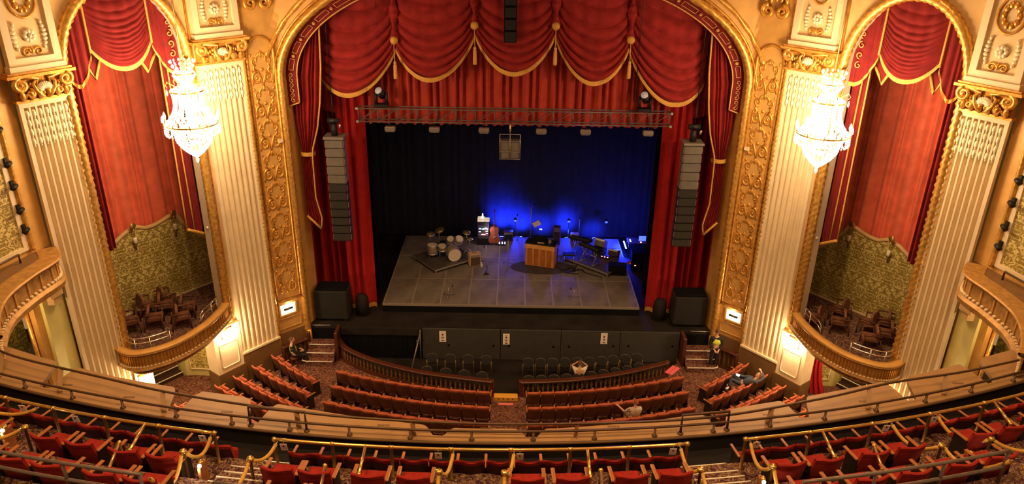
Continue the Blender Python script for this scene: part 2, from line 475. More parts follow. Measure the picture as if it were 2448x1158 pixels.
# ribbon of cast ornament units shared by all the relief panels
u_=MB()
for s in (-1,1):
    u_.tube(spiral(0.21*s,0.27,0.19,1.6,PI/2 if s>0 else PI/2,-s,20),[0.05-0.028*i/20 for i in range(21)],5)
    u_.tube(spiral(0.23*s,0.76,0.13,1.3,-PI/2,s,16),[0.04-0.022*i/16 for i in range(17)],5)
    u_.tube([(0,0,0.02),(0.05*s,0,0.2),(0.16*s,0,0.47),(0.21*s,0,0.46)],[0.03,0.045,0.04,0.05],5)
    u_.tube([(0.21*s,0,0.46),(0.30*s,0,0.55),(0.27*s,0,0.63),(0.23*s,0,0.63)],[0.05,0.035,0.03,0.04],5)
    for q in range(4):
        a=0.35+0.42*q
        u_.ball((math.sin(a)*0.16*s*1.1,0,0.82+math.cos(a)*0.13),(0.038,0.03,0.075),6,4)
    u_.ball((0.36*s,0,0.42),(0.05,0.035,0.09),6,4); u_.ball((0.37*s,0,0.93),(0.04,0.03,0.06),6,4); u_.ball((0.38*s,0,0.12),(0.04,0.03,0.07),6,4)
    u_.ball((0.21*s,0,0.27),(0.05,0.04,0.05),6,4)
u_.ball((0,0,0.95),(0.045,0.04,0.11),6,4); u_.ball((0,0,0.5),(0.06,0.04,0.06),6,4)
SCROLL=None
def scroll_at(parent,M):
    """one cast scroll unit; mesh local x across, y proud, z up"""
    global SCROLL
    if SCROLL is None:
        SCROLL=u_.build('scroll_relief',GOLD,parent,True); SCROLL.matrix_basis=M; return SCROLL
    return inst(SCROLL,parent,M,'scroll_relief')
for sx in (-1,1):
    F=frame(P0,P1,sx)
    pan=MB(F); zs=[1.62]+[11.15]
    outline=[(0.2,1.62),(1.2,1.62),(1.2,11.15)]+[(0.7+0.5*math.cos(a*PI/12),11.15+0.62*math.sin(a*PI/12)) for a in range(1,12)]+[(0.2,11.15)]
    # raised frame and slightly set-back field
    pan.tube([(u,0.03,z) for u,z in outline],0.05,6,closed=True)
    pan.build('panel_moulding',GOLD,PW,True)
    fld=MB(F@Matrix(((1,0,0,0),(0,0,1,0.012),(0,1,0,0),(0,0,0,1)))); fld.prism(outline,0,0.012)
    fld.build('panel_field',OCHRE,PW)
    for k in range(8):
        S=Matrix.Diagonal((1.0,1,1.19,1))
        scroll_at(PW,F@Matrix.Translation((0.7,0.03,1.72+k*1.19))@S)
    # outer rope, beside the inner column
    MB(F).tube([(1.36,0.06,0.15+0.08*i) for i in range(205)],0.105,8,lobes=(2,0.22,34)).build('rope_moulding',GOLDROPE,PW,True)
    MB(F).tube([(1.36,0.06,-1.3),(1.36,0.06,0.2)],0.09,8).build('rope_base',GOLD,PW,True)
    MB(F).tube([(0.02,0.06,-1.3),(0.02,0.06,-0.1)],0.12,8).build('rope_base',GOLD,PW,True)
    # lit niche low on the panel
    nb=MB(F)
    nb.box(0.42,1.18,0.0,0.06,0.84,0.90); nb.box(0.42,1.18,0.0,0.06,1.36,1.42); nb.box(0.42,0.48,0.0,0.06,0.9,1.36); nb.box(1.12,1.18,0.0,0.06,0.9,1.36)
    nb.box(0.40,1.2,0.0,0.16,1.42,1.52); nb.prism([(0.45,0),(1.15,0),(1.0,0.1),(0.6,0.1)],1.52,1.60)
    nf=nb.build('niche_frame',OCHRE,PW)
    MB(F).box(0.48,1.12,0.005,0.012,0.9,1.36).build('niche_lining',NICHEGLOW,nf)
    bar=MB(F); bar.tube([(0.62,0.07,1.14),(0.98,0.07,1.14)],0.045,8); bar.box(0.78,0.82,0.0,0.05,1.12,1.16); bar.build('niche_lamp_hood',BLACKMET,nf,True)
    MB(F).tube([(0.3,0.02,0.28),(1.25,0.02,0.28),(1.25,0.02,0.74),(0.3,0.02,0.74)],0.03,5,closed=True).build('panel_moulding',OCHRE,PW,True)
    lp=F@Vector((0.8,0.20,1.38)); light('niche_lamp','POINT',lp,7,(1,.72,.42),0.06)
    pl=MB(F); pl.box(0.0,1.36,0.005,0.04,-1.3,0.1); pl.build('plinth_board',BROWNWALL,PW)
    # little bracket on the relief panel
    MB(F).box(0.24,0.42,0.03,0.13,7.95,8.07).build('bracket',CREAM,PW)
    # console scrolls high in the spandrel
    for k,(ux,zz,sc) in enumerate(((0.62,12.9,1.15),(-0.35,13.7,0.9))):
        c=MB(F); 
        c.tube(spiral(ux-0.22*sc,zz,0.2*sc,1.6,PI/2,1,20,0.12),[0.085*sc-0.045*sc*i/20 for i in range(21)],6)
        c.tube(spiral(ux+0.22*sc,zz,0.2*sc,1.6,PI/2,-1,20,0.12),[0.085*sc-0.045*sc*i/20 for i in range(21)],6)
        for q in range(-2,3): c.ball((ux+0.16*q*sc,0.1,zz+0.45*sc-0.05*abs(q)),(0.07*sc,0.09,0.22*sc),6,5)
        c.build('console_scroll',GOLD,PW,True)

# ---------------- fluted columns
HUSKM=None
def column(sx,P,Q,zb,zc,where,zfl=-1.3):
    global HUSKM
    w=dist(P,Q); F=frame(P,Q,sx)
    t=thing('fluted_column','tall cream fluted column with gilded capital %s'%where,'column',tuple(F@Vector((w/2,0,zfl))),0)
    nfl=7; mg=0.085; pitch=(w-2*mg)/nfl
    prof=[(0,0),(0,0.14),(mg*0.8,0.14)]
    for k in range(nfl):
        c=mg+pitch*(k+0.5); hw=pitch*0.36
        for q in range(7):
            a=PI*q/6; prof.append((c-hw*math.cos(a),0.14-0.115*math.sin(a)))
    prof+=[(w-mg*0.8,0.14),(w,0.14),(w,0)]
    sh=MB(F); n=len(prof)
    sh.add([(u,nn,zb) for u,nn in prof]+[(u,nn,zc-0.16) for u,nn in prof],[(i,i+1,n+i+1,n+i) for i in range(n-1)])
    sh.box(0,w,0,0.14,zc-0.17,zc); 
    sh.build('shaft',CREAM,t,False,world=True)
    b=MB(F); b.box(-0.02,w+0.02,0,0.17,zfl,zb); b.build('plinth',BROWNWALL,t,world=True)
    b=MB(F); b.box(-0.03,w+0.03,0,0.19,zb-0.05,zb+0.03); b.build('base_moulding',CREAM,t,world=True)
    inv=MW[t.name].inverted()
    for k in range(nfl):
        for q in range(4):
            M=inv@F@Matrix.Translation((mg+pitch*(k+0.5),0.115,zc-0.36-0.26*q))
            if HUSKM is None:
                h=MB(); h.lathe([(0.012,-0.15),(0.03,-0.12),(0.02,-0.09),(0.05,-0.05),(0.058,0.02),(0.04,0.09),(0.018,0.11)],8); HUSKM=h.build('husk_ornament',HUSK,t,True); HUSKM.matrix_basis=M
            else: inst(HUSKM,t,M,'husk_ornament')
    # capital
    c=MB(F); c.grid(lambda a,b_:(lerp(-0.10*b_,w+0.10*b_,a),0.15+0.12*b_*b_,zc+0.02+0.62*b_),2,5); c.box(0,w,0,0.15,zc,zc+0.64)
    c.build('capital_bell',GOLD,t,world=True)
    ab=MB(F); ab.box(-0.22,w+0.22,0,0.36,zc+0.66,zc+0.74); ab.box(-0.16,w+0.16,0,0.30,zc+0.74,zc+0.80); ab.box(-0.06,w+0.06,0,0.2,zc-0.03,zc+0.05)
    ab.build('abacus',GOLD if sx else GOLD,t,world=True)
    for s,u0 in ((1,-0.02),(-1,w+0.02)):
        v=MB(F); v.tube(spiral(u0+0.12*s,zc+0.48,0.20,1.7,PI/2,s,22,0.30),[0.075-0.035*i/22 for i in range(23)],6)
        v.tube([(u0+0.12*s,0.30,zc+0.68),(w/2-0.14*s,0.3,zc+0.60),(w/2-0.20*s,0.28,zc+0.40)],[0.06,0.05,0.03],6)
        v.ball((u0+0.12*s,0.33,zc+0.48),0.06,8,6); v.build('volute',GOLDROPE,t,True,world=True)
    for s in (-1,1):
        sc=MB(F); sc.tube([(w/2+0.03*s,0.29,zc+0.08),(w/2+0.14*s,0.33,zc+0.14),(w/2+0.26*s,0.33,zc+0.30),(w/2+0.30*s,0.31,zc+0.46),(w/2+0.20*s,0.30,zc+0.56)],[0.03,0.05,0.055,0.05,0.035],6)
        sc.tube(spiral(w/2+0.40*s,zc+0.22,0.12,1.5,PI/2,s,16,0.30),[0.045-0.02*i/16 for i in range(17)],5)
        for q in range(4): sc.ball((w/2+(0.34+0.08*q)*s,0.26,zc+0.44-0.03*q),(0.04,0.05,0.075),6,4)
        sc.build('capital_scroll',GOLDROPE,t,True,world=True)
    shl=MB(F)
    for q in range(-4,5):
        a=q*0.27; shl.tube([(w/2,0.27,zc+0.22),(w/2+math.sin(a)*0.14,0.33,zc+0.22+math.cos(a)*0.15),(w/2+math.sin(a)*0.24,0.29,zc+0.22+math.cos(a)*0.27)],[0.02,0.04,0.045],5)
    shl.build('shell',HUSK,t,True,world=True)
    for q in range(6):
        u0=w*(q+0.5)/6; lf=MB(F)
        lf.tube([(u0,0.20,zc+0.04),(u0+0.02,0.27,zc+0.16),(u0+0.05,0.33,zc+0.26),(u0+0.09,0.37,zc+0.25)],[0.05,0.085,0.06,0.03],6)
        lf.tube([(u0-0.06,0.2,zc+0.05),(u0-0.1,0.28,zc+0.2),(u0-0.07,0.32,zc+0.22)],[0.03,0.045,0.02],5)
        lf.build('acanthus_leaf',GOLDROPE if q%2 else GOLD,t,True,world=True)
    # framed relief panel above
    zt=16.3; zp=zc+0.95
    fr=MB(F); e=0.2
    fr.box(0.0,w,0,0.2,zp,zp+e); fr.box(0,e,0,0.2,zp+e,zt); fr.box(w-e,w,0,0.2,zp+e,zt); fr.box(-0.05,w+0.05,0,0.26,zc+0.80,zp)
    fr.build('panel_frame',CREAM,t,world=True)
    fi=MB(F); fi.box(e,w-e,0.0,0.1,zp+e,zt); fi.build('panel_field',mat('pale_gold_field',(0.72,0.52,0.26),0.5,0.05,0.1,3),t,world=True)
    zz=zp+0.75
    m=MB(F)
    for q in range(8):
        a=q*PI/4; m.ball((w/2+0.12*math.cos(a),0.14,zz+0.12*math.sin(a)),(0.07,0.05,0.07),6,5)
    m.ball((w/2,0.17,zz),0.06,6,5); m.build('rosette',HUSK,t,True,world=True)
    for s in (-1,1):
        m=MB(F)
        for q in range(7):
            tt=(q-3)/3; m.ball((w/2+s*(0.36+0.05*(1-tt*tt)),0.13,zz+0.33*tt),(0.05+0.05*(1-abs(tt)),0.05,0.055),6,4)
        m.build('leaf_spray',HUSK,t,True,world=True)
    m=MB(F); m.tube(spiral(w/2-0.16,zz-0.42,0.13,1.4,0,1,14,0.12),[0.04-0.02*i/14 for i in range(15)],5); m.tube(spiral(w/2+0.16,zz-0.42,0.13,1.4,PI,-1,14,0.12),[0.04-0.02*i/14 for i in range(15)],5)
    m.ball((w/2,0.13,zz-0.38),(0.06,0.05,0.1),6,4); m.build('scroll_ornament',GOLD,t,True,world=True)
    m=MB(F); m.tube([(w/2+0.36*math.cos(a*PI/12),0.13,zz+0.95+0.48*math.sin(a*PI/12)) for a in range(24)],0.035,5,closed=True)
    for q in range(10): 
        a=q*PI/5; m.ball((w/2+0.2*math.cos(a),0.13,zz+0.95+0.28*math.sin(a)),(0.08,0.05,0.1),6,4)
    m.build('oval_medallion',GOLD,t,True,world=True)
    return t
for sx in (-1,1):
    column(sx,P1,P2,0.08,11.1,'next to the stage opening on the %s'%SIDE[sx])
    column(sx,P3,P4,-0.6,10.85,'on the far side of the %s box'%SIDE[sx])

# ---------------- box bays
SER=[(-1.4,3.6),(-1.1,3.62),(-0.66,4.2),(-0.3,4.55),(-0.08,4.93),(0.2,4.92),(0.45,4.83),(0.8,4.75),(1.13,4.74),(1.49,4.91),(1.91,4.79),(2.36,4.52),(2.8,4.4),(4.2,4.3)]
BW=dist(P2,P3)
def barch(th,a=1.83,b=2.3): return (2.2+a*math.cos(th), 11.4+b*math.sin(th))
for sx in (-1,1):
    F=frame(P2,P3,sx); S=SIDE[sx]
    w=MB(F)
    w.grid(lambda a,b:(lerp(-0.05,0.37,a),0,lerp(1.5,11.4,b)),1,1); w.grid(lambda a,b:(lerp(4.03,BW+0.05,a),0,lerp(1.5,11.4,b)),1,1)
    def sp(a,b):
        iu,iz=barch(PI*a)
        if a<0.25: ou,oz=BW+0.05,lerp(11.4,16.5,a/0.25)
        elif a<0.75: ou,oz=lerp(BW+0.05,-0.05,(a-0.25)/0.5),16.5
        else: ou,oz=-0.05,lerp(16.5,11.4,(a-0.75)/0.25)
        return (lerp(iu,ou,b),0,lerp(iz,oz,b))
    w.grid(sp,40,3)
    W=struct(w,'wall_%s_bay'%S,TANWALL)
    j=MB(F); j.grid(lambda a,b:(0.37,lerp(0,-0.55,a),lerp(1.5,11.4,b)),1,1); j.grid(lambda a,b:(4.03,lerp(-0.55,0,a),lerp(1.5,11.4,b)),1,1)
    j.grid(lambda a,b:(barch(PI*a)[0],lerp(-0.55,0,b),barch(PI*a)[1]),30,1)
    j.build('jamb',PALEJAMB,W)
    # rope around the opening
    rp=[(4.10,0.05,1.6+0.08*i) for i in range(123)]+[(2.2+1.90*math.cos(t*PI/70),0.05,11.4+2.37*math.sin(t*PI/70)) for t in range(71)]+[(0.30,0.05,11.4-0.08*i) for i in range(123)]
    MB(F).tube(rp,0.145,10,lobes=(3,0.2,28)).build('rope_moulding',GOLDROPE,W,True)
    MB(F).tube([(0.12,0.02,2.4),(0.12,0.02,15)],0.04,6).build('fillet_moulding',GOLD,W,True)
    # the room behind
    r=MB(F)
    r.grid(lambda a,b:(lerp(0.37,-1.4,a),-0.55,lerp(1.5,14.5,b)),1,1); r.grid(lambda a,b:(-1.4,lerp(-0.55,-4.2,a),lerp(1.5,14.5,b)),1,1)
    r.grid(lambda a,b:(4.25,lerp(-0.55,-4.2,a),lerp(1.5,14.5,b)),1,1); r.grid(lambda a,b:(lerp(-1.4,4.25,a),-4.2,lerp(1.5,14.5,b)),1,1)
    r.grid(lambda a,b:(lerp(4.03,4.25,a),-0.55,lerp(1.5,14.5,b)),1,1)
    r.grid(lambda a,b:(lerp(-1.4,4.25,a),lerp(-0.55,-4.2,b),14.5),1,1)
    struct(r,'wall_%s_box_room'%S,mat('olive_paint',(0.10,0.075,0.02),0.6,0,0.1,2))
    s=MB(F)
    s.grid(lambda a,b:(lerp(-1.4,4.25,a),-3.3,lerp(1.55,interp(SER,lerp(-1.4,4.25,a)),b)),40,1,uvfn=lambda a,b:(lerp(-1.4,4.25,a),lerp(1.55,interp(SER,lerp(-1.4,4.25,a)),b)))
    SW=struct(s,'wall_%s_screen'%S,WALLP)
    MB(F).grid(lambda a,b:(lerp(-1.4,4.25,a),-3.42,lerp(1.55,interp(SER,lerp(-1.4,4.25,a)),b)),40,1).build('screen_back',BROWNWALL,SW)
    MB(F).tube([(lerp(-1.38,4.23,i/60),-3.34,interp(SER,lerp(-1.38,4.23,i/60))+0.03) for i in range(61)],0.085,6).build('cornice',TANWALL,SW,True)
    MB(F).box(-1.4,4.25,-3.3,-3.26,1.56,1.68).build('baseboard',CREAM,SW)
    # balcony-box floor and swelling front
    T=thing('box_balcony','gilded bow-fronted box balcony with carpeted floor on the %s of the stage'%S,'balcony',tuple(F@Vector((2.2,0,1.4))),0)
    CV=spline([(0.20,-0.02),(0.5,0.28),(0.85,0.52),(1.6,0.92),(2.4,1.17),(3.0,1.24),(3.5,1.18),(4.0,0.98),(4.28,0.7),(4.38,0.35),(4.38,0.0)],48)
    NR=[]
    for i in range(len(CV)):
        d=CV[min(i+1,48)]-CV[max(i-1,0)]; d.normalize(); NR.append(Vector((-d.y,d.x)))
    def sweep(m,prof):
        vs=[]; k=len(prof)
        for c,nn in zip(CV,NR):
            for off,z in prof: vs.append((c.x+nn.x*off,c.y+nn.y*off,z))
        m.add(vs,[(i*k+q,i*k+q+1,(i+1)*k+q+1,(i+1)*k+q) for i in range(len(CV)-1) for q in range(k-1)])
    p=MB(F); sweep(p,[(-0.16,1.5),(-0.16,2.36),(-0.12,2.40),(0.06,2.40),(0.10,2.36),(0.06,2.31),(0.0,2.28),(0.0,1.90),(0.06,1.87),(0.10,1.80),(0.06,1.74),(-0.03,1.69),(-0.10,1.66),(-0.35,1.63),(-0.9,1.60)])
    p.build('parapet',GOLDDULL,T,False,world=True)
    cp=MB(F); sweep(cp,[(-0.20,2.39),(-0.20,2.44),(-0.05,2.455),(0.07,2.44),(0.10,2.40),(0.07,2.38)]); cp.build('parapet_cap',OCHRE,T,True,world=True)
    fm=MB(F); poly=[(0.37,-0.55),(0.3,0.0)]+[(c.x-n_.x*0.14,c.y-n_.y*0.14) for c,n_ in zip(CV[1:-1],NR[1:-1])]+[(4.25,0.0),(4.25,-3.3),(-1.4,-3.3),(-1.4,-0.55)]
    fm.prism(poly,1.57,1.62); fm.build('box_floor',CARPET2,T,world=True)
    sf=MB(F); sf.prism([(c.x-n_.x*0.2,c.y-n_.y*0.2) for c,n_ in zip(CV,NR)]+[(4.3,-2.6),(0.3,-2.6)],1.52,1.565); sf.build('soffit',OCHRE,T,world=True)
    inv=MW[T.name].inverted(); RIB=DEN=None
    for i in range(1,48):
        c=CV[i]; nn=NR[i]; ang=math.atan2(-nn.x,nn.y)
        M=inv@F@Matrix.Translation((c.x+nn.x*0.0,c.y+nn.y*0.0,2.09))@Matrix.Rotation(ang,4,'Z')
        if True:
            if RIB is None: RIB=MB().box(-0.022,0.022,-0.01,0.035,-0.16,0.17).build('rib',GOLD,T); RIB.matrix_basis=M
            else: inst(RIB,T,M,'rib')
        M=inv@F@Matrix.Translation((c.x+nn.x*0.06,c.y+nn.y*0.06,1.90))@Matrix.Rotation(ang,4,'Z')
        if DEN is None: DEN=MB().cbox(-0.03,0.03,-0.03,0.03,-0.02,0.025,0.008).build('dentil',CREAM,T); DEN.matrix_basis=M
        else: inst(DEN,T,M,'dentil')
    # chrome guard rails
    def off(i,o,z): return (CV[i].x+NR[i].x*o,CV[i].y+NR[i].y*o,z)
    for z in (2.60,2.78):
        MB(F).tube([off(i,-0.30,z) for i in range(24,47)],0.022,6).build('guard_rail',CHROME,T,True,world=True)
        MB(F).tube([off(i,-0.30,z) for i in range(4,14)]+[off(14,-0.32,z-0.1),off(15,-0.34,1.62)],0.022,6).build('guard_rail',CHROME,T,True,world=True)
    for i in (5,10,24,31,38,46):
        MB(F).tube([off(i,-0.30,1.56),off(i,-0.30,2.78)],0.020,6).build('guard_post',CHROME,T,True,world=True)
    # pedestals with wall lamps under the box ends
    for k,(u0,u1,nf,zl,pos) in enumerate(((0.0,1.12,0.16,1.28,'beside the inner column'),(3.5,4.10,0.24,1.02,'beside the outer column'))):
        pd=thing('lamp_pedestal','cream panelled pedestal under the %s box %s'%(S,pos),'pedestal',tuple(F@Vector(((u0+u1)/2,0,-1.3))),0)
        q=MB(F); q.box(u0,u1,-0.5,nf,-0.35,1.52); q.build('body',CREAM,pd,world=True)
        q=MB(F); q.box(u0-0.03,u1+0.03,-0.5,nf+0.04,-1.3,-0.35); q.build('base',BROWNWALL,pd,world=True)
        q=MB(F); zt_=0.85
        q.tube([(u0+0.25,nf+0.01,-0.15),(u1-0.25,nf+0.01,-0.15),(u1-0.2,nf+0.01,-0.08),(u1-0.2,nf+0.01,zt_),(u0+0.2,nf+0.01,zt_),(u0+0.2,nf+0.01,-0.08)],0.025,5,closed=True); q.build('panel_moulding',CREAM,pd,True,world=True)
        ls=thing('wall_lamp','glowing half-round wall lamp on the %s pedestal %s'%(S,pos),'lamp',tuple(F@Vector(((u0+u1)/2,nf,zl))),0)
        uc=(u0+u1)/2
        g=MB(F); g.grid(lambda a,b:(uc+0.20*math.cos(PI*a),nf+0.01+0.12*math.sin(PI*a),zl-0.16+0.32*b),10,1); g.build('glass_shade',WHITEGLOW,ls,True,world=True)
        g=MB(F); 
        for z in (zl-0.17,zl+0.16): g.tube([(uc+0.21*math.cos(PI*a/10),nf+0.01+0.13*math.sin(PI*a/10),z) for a in range(11)],0.016,5)
        g.box(uc-0.22,uc+0.22,nf,nf+0.012,zl-0.2,zl+0.2); g.build('brass_rim',BRASS,ls,True,world=True)
        lp=F@Vector((uc,nf+0.30,zl)); light('wall_lamp_light','POINT',lp,80,(1,.74,.42),0.10)
    # lower passage: alcove wall, stairs, back
    al=MB(F); pts=[(0.2,-0.3),(0.40,-0.92),(0.59,-1.36),(0.80,-1.72),(1.02,-2.02),(1.25,-2.3),(1.27,-3.1),(1.27,-4.2)]
    al.grid(lambda a,b:(*spline(pts,12)[round(a*12)][:2],lerp(-1.3,1.45,b)),12,1); A=struct(al,'wall_%s_alcove'%S,PALEYEL)
    q=MB(F); sp_=spline(pts,24)
    q.grid(lambda a,b:(sp_[4+round(a*10)].x+0.03,sp_[4+round(a*10)].y+0.025,lerp(-0.95,0.9,b)),10,1,uvfn=lambda a,b:(a*1.4,b*1.85)); q.build('damask_panel',WALLP,A)
    q=MB(F); q.tube([(sp_[4+i].x+0.04,sp_[4+i].y+0.03,-0.95) for i in range(11)]+[(sp_[14-i].x+0.04,sp_[14-i].y+0.03,0.9) for i in range(11)],0.03,5,closed=True); q.build('panel_moulding',CREAM,A,True)
    lp=F@Vector((1.75,-1.3,1.22)); g=thing('added_soffit_globe','small added globe lamp under the %s box, above the stair passage'%S,'lamp',tuple(lp))  # added lamp that brightens the alcove wall and stairs
    MB().ball((0,0,0),0.10,10,8).build('globe',mat('globe_glass',(1,.9,.7),.4,emit=(1,.72,.4),estr=3),g,True); MB().tube([(0,0,0.08),(0,0,0.32)],0.02,6).build('stem',BRASS,g,True)
    light('added_globe_light','POINT',lp+Vector((0,0,-0.22)),48,(1,.72,.36),0.1)
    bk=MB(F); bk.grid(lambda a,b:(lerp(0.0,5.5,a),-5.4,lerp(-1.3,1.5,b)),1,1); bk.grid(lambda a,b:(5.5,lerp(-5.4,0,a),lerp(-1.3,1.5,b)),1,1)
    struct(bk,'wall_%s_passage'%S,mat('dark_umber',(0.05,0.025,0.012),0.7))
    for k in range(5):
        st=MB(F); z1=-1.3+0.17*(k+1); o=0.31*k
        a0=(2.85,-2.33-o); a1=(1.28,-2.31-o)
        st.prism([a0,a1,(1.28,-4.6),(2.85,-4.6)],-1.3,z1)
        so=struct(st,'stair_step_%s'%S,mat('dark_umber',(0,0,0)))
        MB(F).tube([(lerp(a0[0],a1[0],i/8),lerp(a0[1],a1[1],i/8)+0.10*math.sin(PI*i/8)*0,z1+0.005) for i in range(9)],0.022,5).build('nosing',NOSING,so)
# red drape hanging in the right-hand passage
F=frame(P2,P3,1)
t=thing('doorway_drape','red drape with gold fringe tied back under the right box','curtain',tuple(F@Vector((0.9,-0.9,-1.3))),0)
MB(F).grid(lambda a,b:(0.62+0.75*a*(1-0.45*math.sin(PI*b)),-0.75-0.55*a+0.05*math.sin(a*30),lerp(-1.25,1.4,b)),36,12).build('cloth',DEEPRED,t,True,world=True)
MB(F).tube([(0.58,-0.70,lerp(-1.2,1.35,i/10)) for i in range(11)],0.05,6).build('fringe',FRINGE,t,True,world=True)

# ---------------- outer side walls with the upper balcony
P4b=(13.72,19.75); P5=(15.3,13.2)
for sx in (-1,1):
    S=SIDE[sx]; F=frame(P4b,P5,sx); Lw=dist(P4b,P5)
    w=MB(F); w.grid(lambda a,b:(lerp(-0.15,0.42,a),0,lerp(-1.3,16.5,b)),1,1); w.grid(lambda a,b:(lerp(0.42,Lw+4,a),0,lerp(5.6,6.75,b)),1,1)
    w.grid(lambda a,b:(lerp(0.42,Lw+4,a),0,lerp(13.2,16.5,b)),1,1)
    W=struct(w,'wall_%s'%S,OCHRE)
    MB(F).tube([(0.50,0.06,6.7+0.08*i) for i in range(122)],0.07,8,lobes=(2,0.18,40)).build('rope_moulding',GOLDROPE,W,True)
    f=MB(F); f.box(0.58,0.74,0,0.05,6.75,13.0); f.box(0.74,2.7,0,0.05,6.75,6.88); f.box(2.55,2.7,0,0.05,6.88,13); f.build('panel_frame',CREAM,W)
    f=MB(F); f.grid(lambda a,b:(lerp(0.74,Lw+4,a),0.01,lerp(6.8,13.2,b)),1,1,uvfn=lambda a,b:(lerp(0.74,Lw+4,a),lerp(6.8,13.2,b))); f.build('damask_panel',WALLP,W)
    # lower level recess
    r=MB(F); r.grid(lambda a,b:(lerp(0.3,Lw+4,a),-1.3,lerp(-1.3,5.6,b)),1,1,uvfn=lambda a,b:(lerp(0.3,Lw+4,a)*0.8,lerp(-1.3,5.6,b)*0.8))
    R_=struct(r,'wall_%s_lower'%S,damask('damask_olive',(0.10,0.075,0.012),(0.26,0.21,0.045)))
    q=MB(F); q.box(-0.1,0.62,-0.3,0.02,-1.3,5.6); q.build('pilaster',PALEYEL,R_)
    q=MB(F); q.box(0.62,0.86,-0.35,-0.1,-1.3,5.2); q.build('door_jamb',OCHRE,R_)
    q=MB(F); q.tube([(0.92,-0.3,-1.0),(0.92,-0.3,2.0),(0.95,-0.32,4.9)],0.06,6); q.build('gilt_edge',GOLDROPE,R_,True)
    q=MB(F); q.box(0.9,6,-1.26,-1.2,1.1,1.45); q.build('chair_rail',PALEYEL,R_)
    q=MB(F); q.box(0.05,0.5,-0.1,0.26,5.1,5.5); q.prism([(0.1,0.0),(0.45,0),(0.38,0.2),(0.16,0.2)],4.85,5.1); q.build('corbel',TANWALL,R_)
    # sweeping upper balcony
    T=thing('side_balcony','sweeping gilded side balcony at the %s edge, above the loge ledge'%S,'balcony',(13.4*sx,17.5,5.6),0)
    CV=spline([(13.45,19.75),(13.02,19.2),(12.90,18.75),(12.98,17.85),(12.93,16.77),(12.62,15.9),(12.2,15.2),(11.85,14.75)],40)
    NR=[]
    for i in range(41):
        d=CV[min(i+1,40)]-CV[max(i-1,0)]; d.normalize(); nn=Vector((-d.y,d.x))
        if nn.x>0: nn=-nn
        NR.append(nn)
    X=Matrix.Diagonal((sx,1,1,1))
    def sweep2(m,prof):
        vs=[]; k=len(prof)
        for c,nn in zip(CV,NR):
            for o,z in prof: vs.append((c.x+nn.x*o,c.y+nn.y*o,z))
        m.add(vs,[(i*k+q,i*k+q+1,(i+1)*k+q+1,(i+1)*k+q) for i in range(len(CV)-1) for q in range(k-1)])
    p=MB(X); sweep2(p,[(-0.5,6.6),(0.02,6.6),(0.05,6.56),(0.0,6.50),(-0.10,6.46),(-0.10,6.0),(-0.04,5.96),(0.04,5.88),(0.0,5.72),(-0.14,5.62),(-0.5,5.58),(-2.2,5.55)]); p.build('parapet',GOLDDULL,T,world=True)
    tp=MB(X); tp.prism([(c.x+nn.x*-0.02,c.y+nn.y*-0.02) for c,nn in zip(CV,NR)]+[(15.2,14.0),(14.3,17.5),(13.8,19.9)],6.52,6.585); tp.build('balcony_top',mat('brown_ledge',(0.20,0.10,0.035),0.55,0,0.15,3),T,world=True)
    inv=MW[T.name].inverted(); DEN=RIB=None
    for i in range(1,40):
        c=CV[i]; nn=NR[i]; ang=math.atan2(-nn.x*sx,nn.y)
        M=inv@Matrix.Translation(((c.x-nn.x*0.06)*sx,c.y-nn.y*0.06,6.02))@Matrix.Rotation(ang,4,'Z')
        if DEN is None: DEN=MB().cbox(-0.04,0.04,-0.03,0.04,-0.03,0.03,0.008).build('dentil',CREAM,T); DEN.matrix_basis=M
        else: inst(DEN,T,M,'dentil')
        if i%3==0:
            M=inv@Matrix.Translation(((c.x-nn.x*0.10)*sx,c.y-nn.y*0.10,6.24))@Matrix.Rotation(ang,4,'Z')
            if RIB is None: RIB=MB().box(-0.03,0.03,-0.01,0.03,-0.18,0.18).build('rib',OCHRE,T); RIB.matrix_basis=M
            else: inst(RIB,T,M,'rib')
    MB(X).tube([(13.75,18.6,6.6),(13.75,18.6,6.85),(13.9,17.6,6.87),(14.0,16.5,6.87)],0.03,6).build('hand_rail',PIPE,T,True,world=True)
    # globe lamp added to brighten the wall under the balcony
    lp=F@Vector((1.9,0.1,5.1)); g=thing('added_balcony_globe','small added globe lamp under the %s side balcony'%S,'lamp',tuple(lp))
    MB().ball((0,0,0),0.13,10,8).build('globe',mat('globe_glass',(1,.9,.7),.4,emit=(1,.72,.4),estr=3),g,True); MB().tube([(0,0,0.1),(0,0,0.45)],0.02,6).build('stem',BRASS,g,True)
    light('added_globe_light','POINT',lp+Vector((0,0,-0.25)),38,(1,.66,.3),0.12)
    # little dark spotlights clamped to the moulding
    for k,z in enumerate((10.3,9.35,8.7,8.0,7.4)):
        tt=thing('clamp_spotlight','small black spotlight clamped to the %s gilt moulding, %s from the top'%(S,ORD[k]),'spotlight',tuple(F@Vector((0.62,0.05,z))),0,'wall spotlights on the %s'%S)
        MB(F).box(0.58,0.66,0.04,0.12,z-0.1,z+0.14).build('clamp',BLACKMET,tt,world=True)
        MB(F).tube([(0.52,0.14,z),(0.72,0.18,z-0.06)],[0.055,0.07],8).build('lamp_can',BLACKMET,tt,True,world=True)
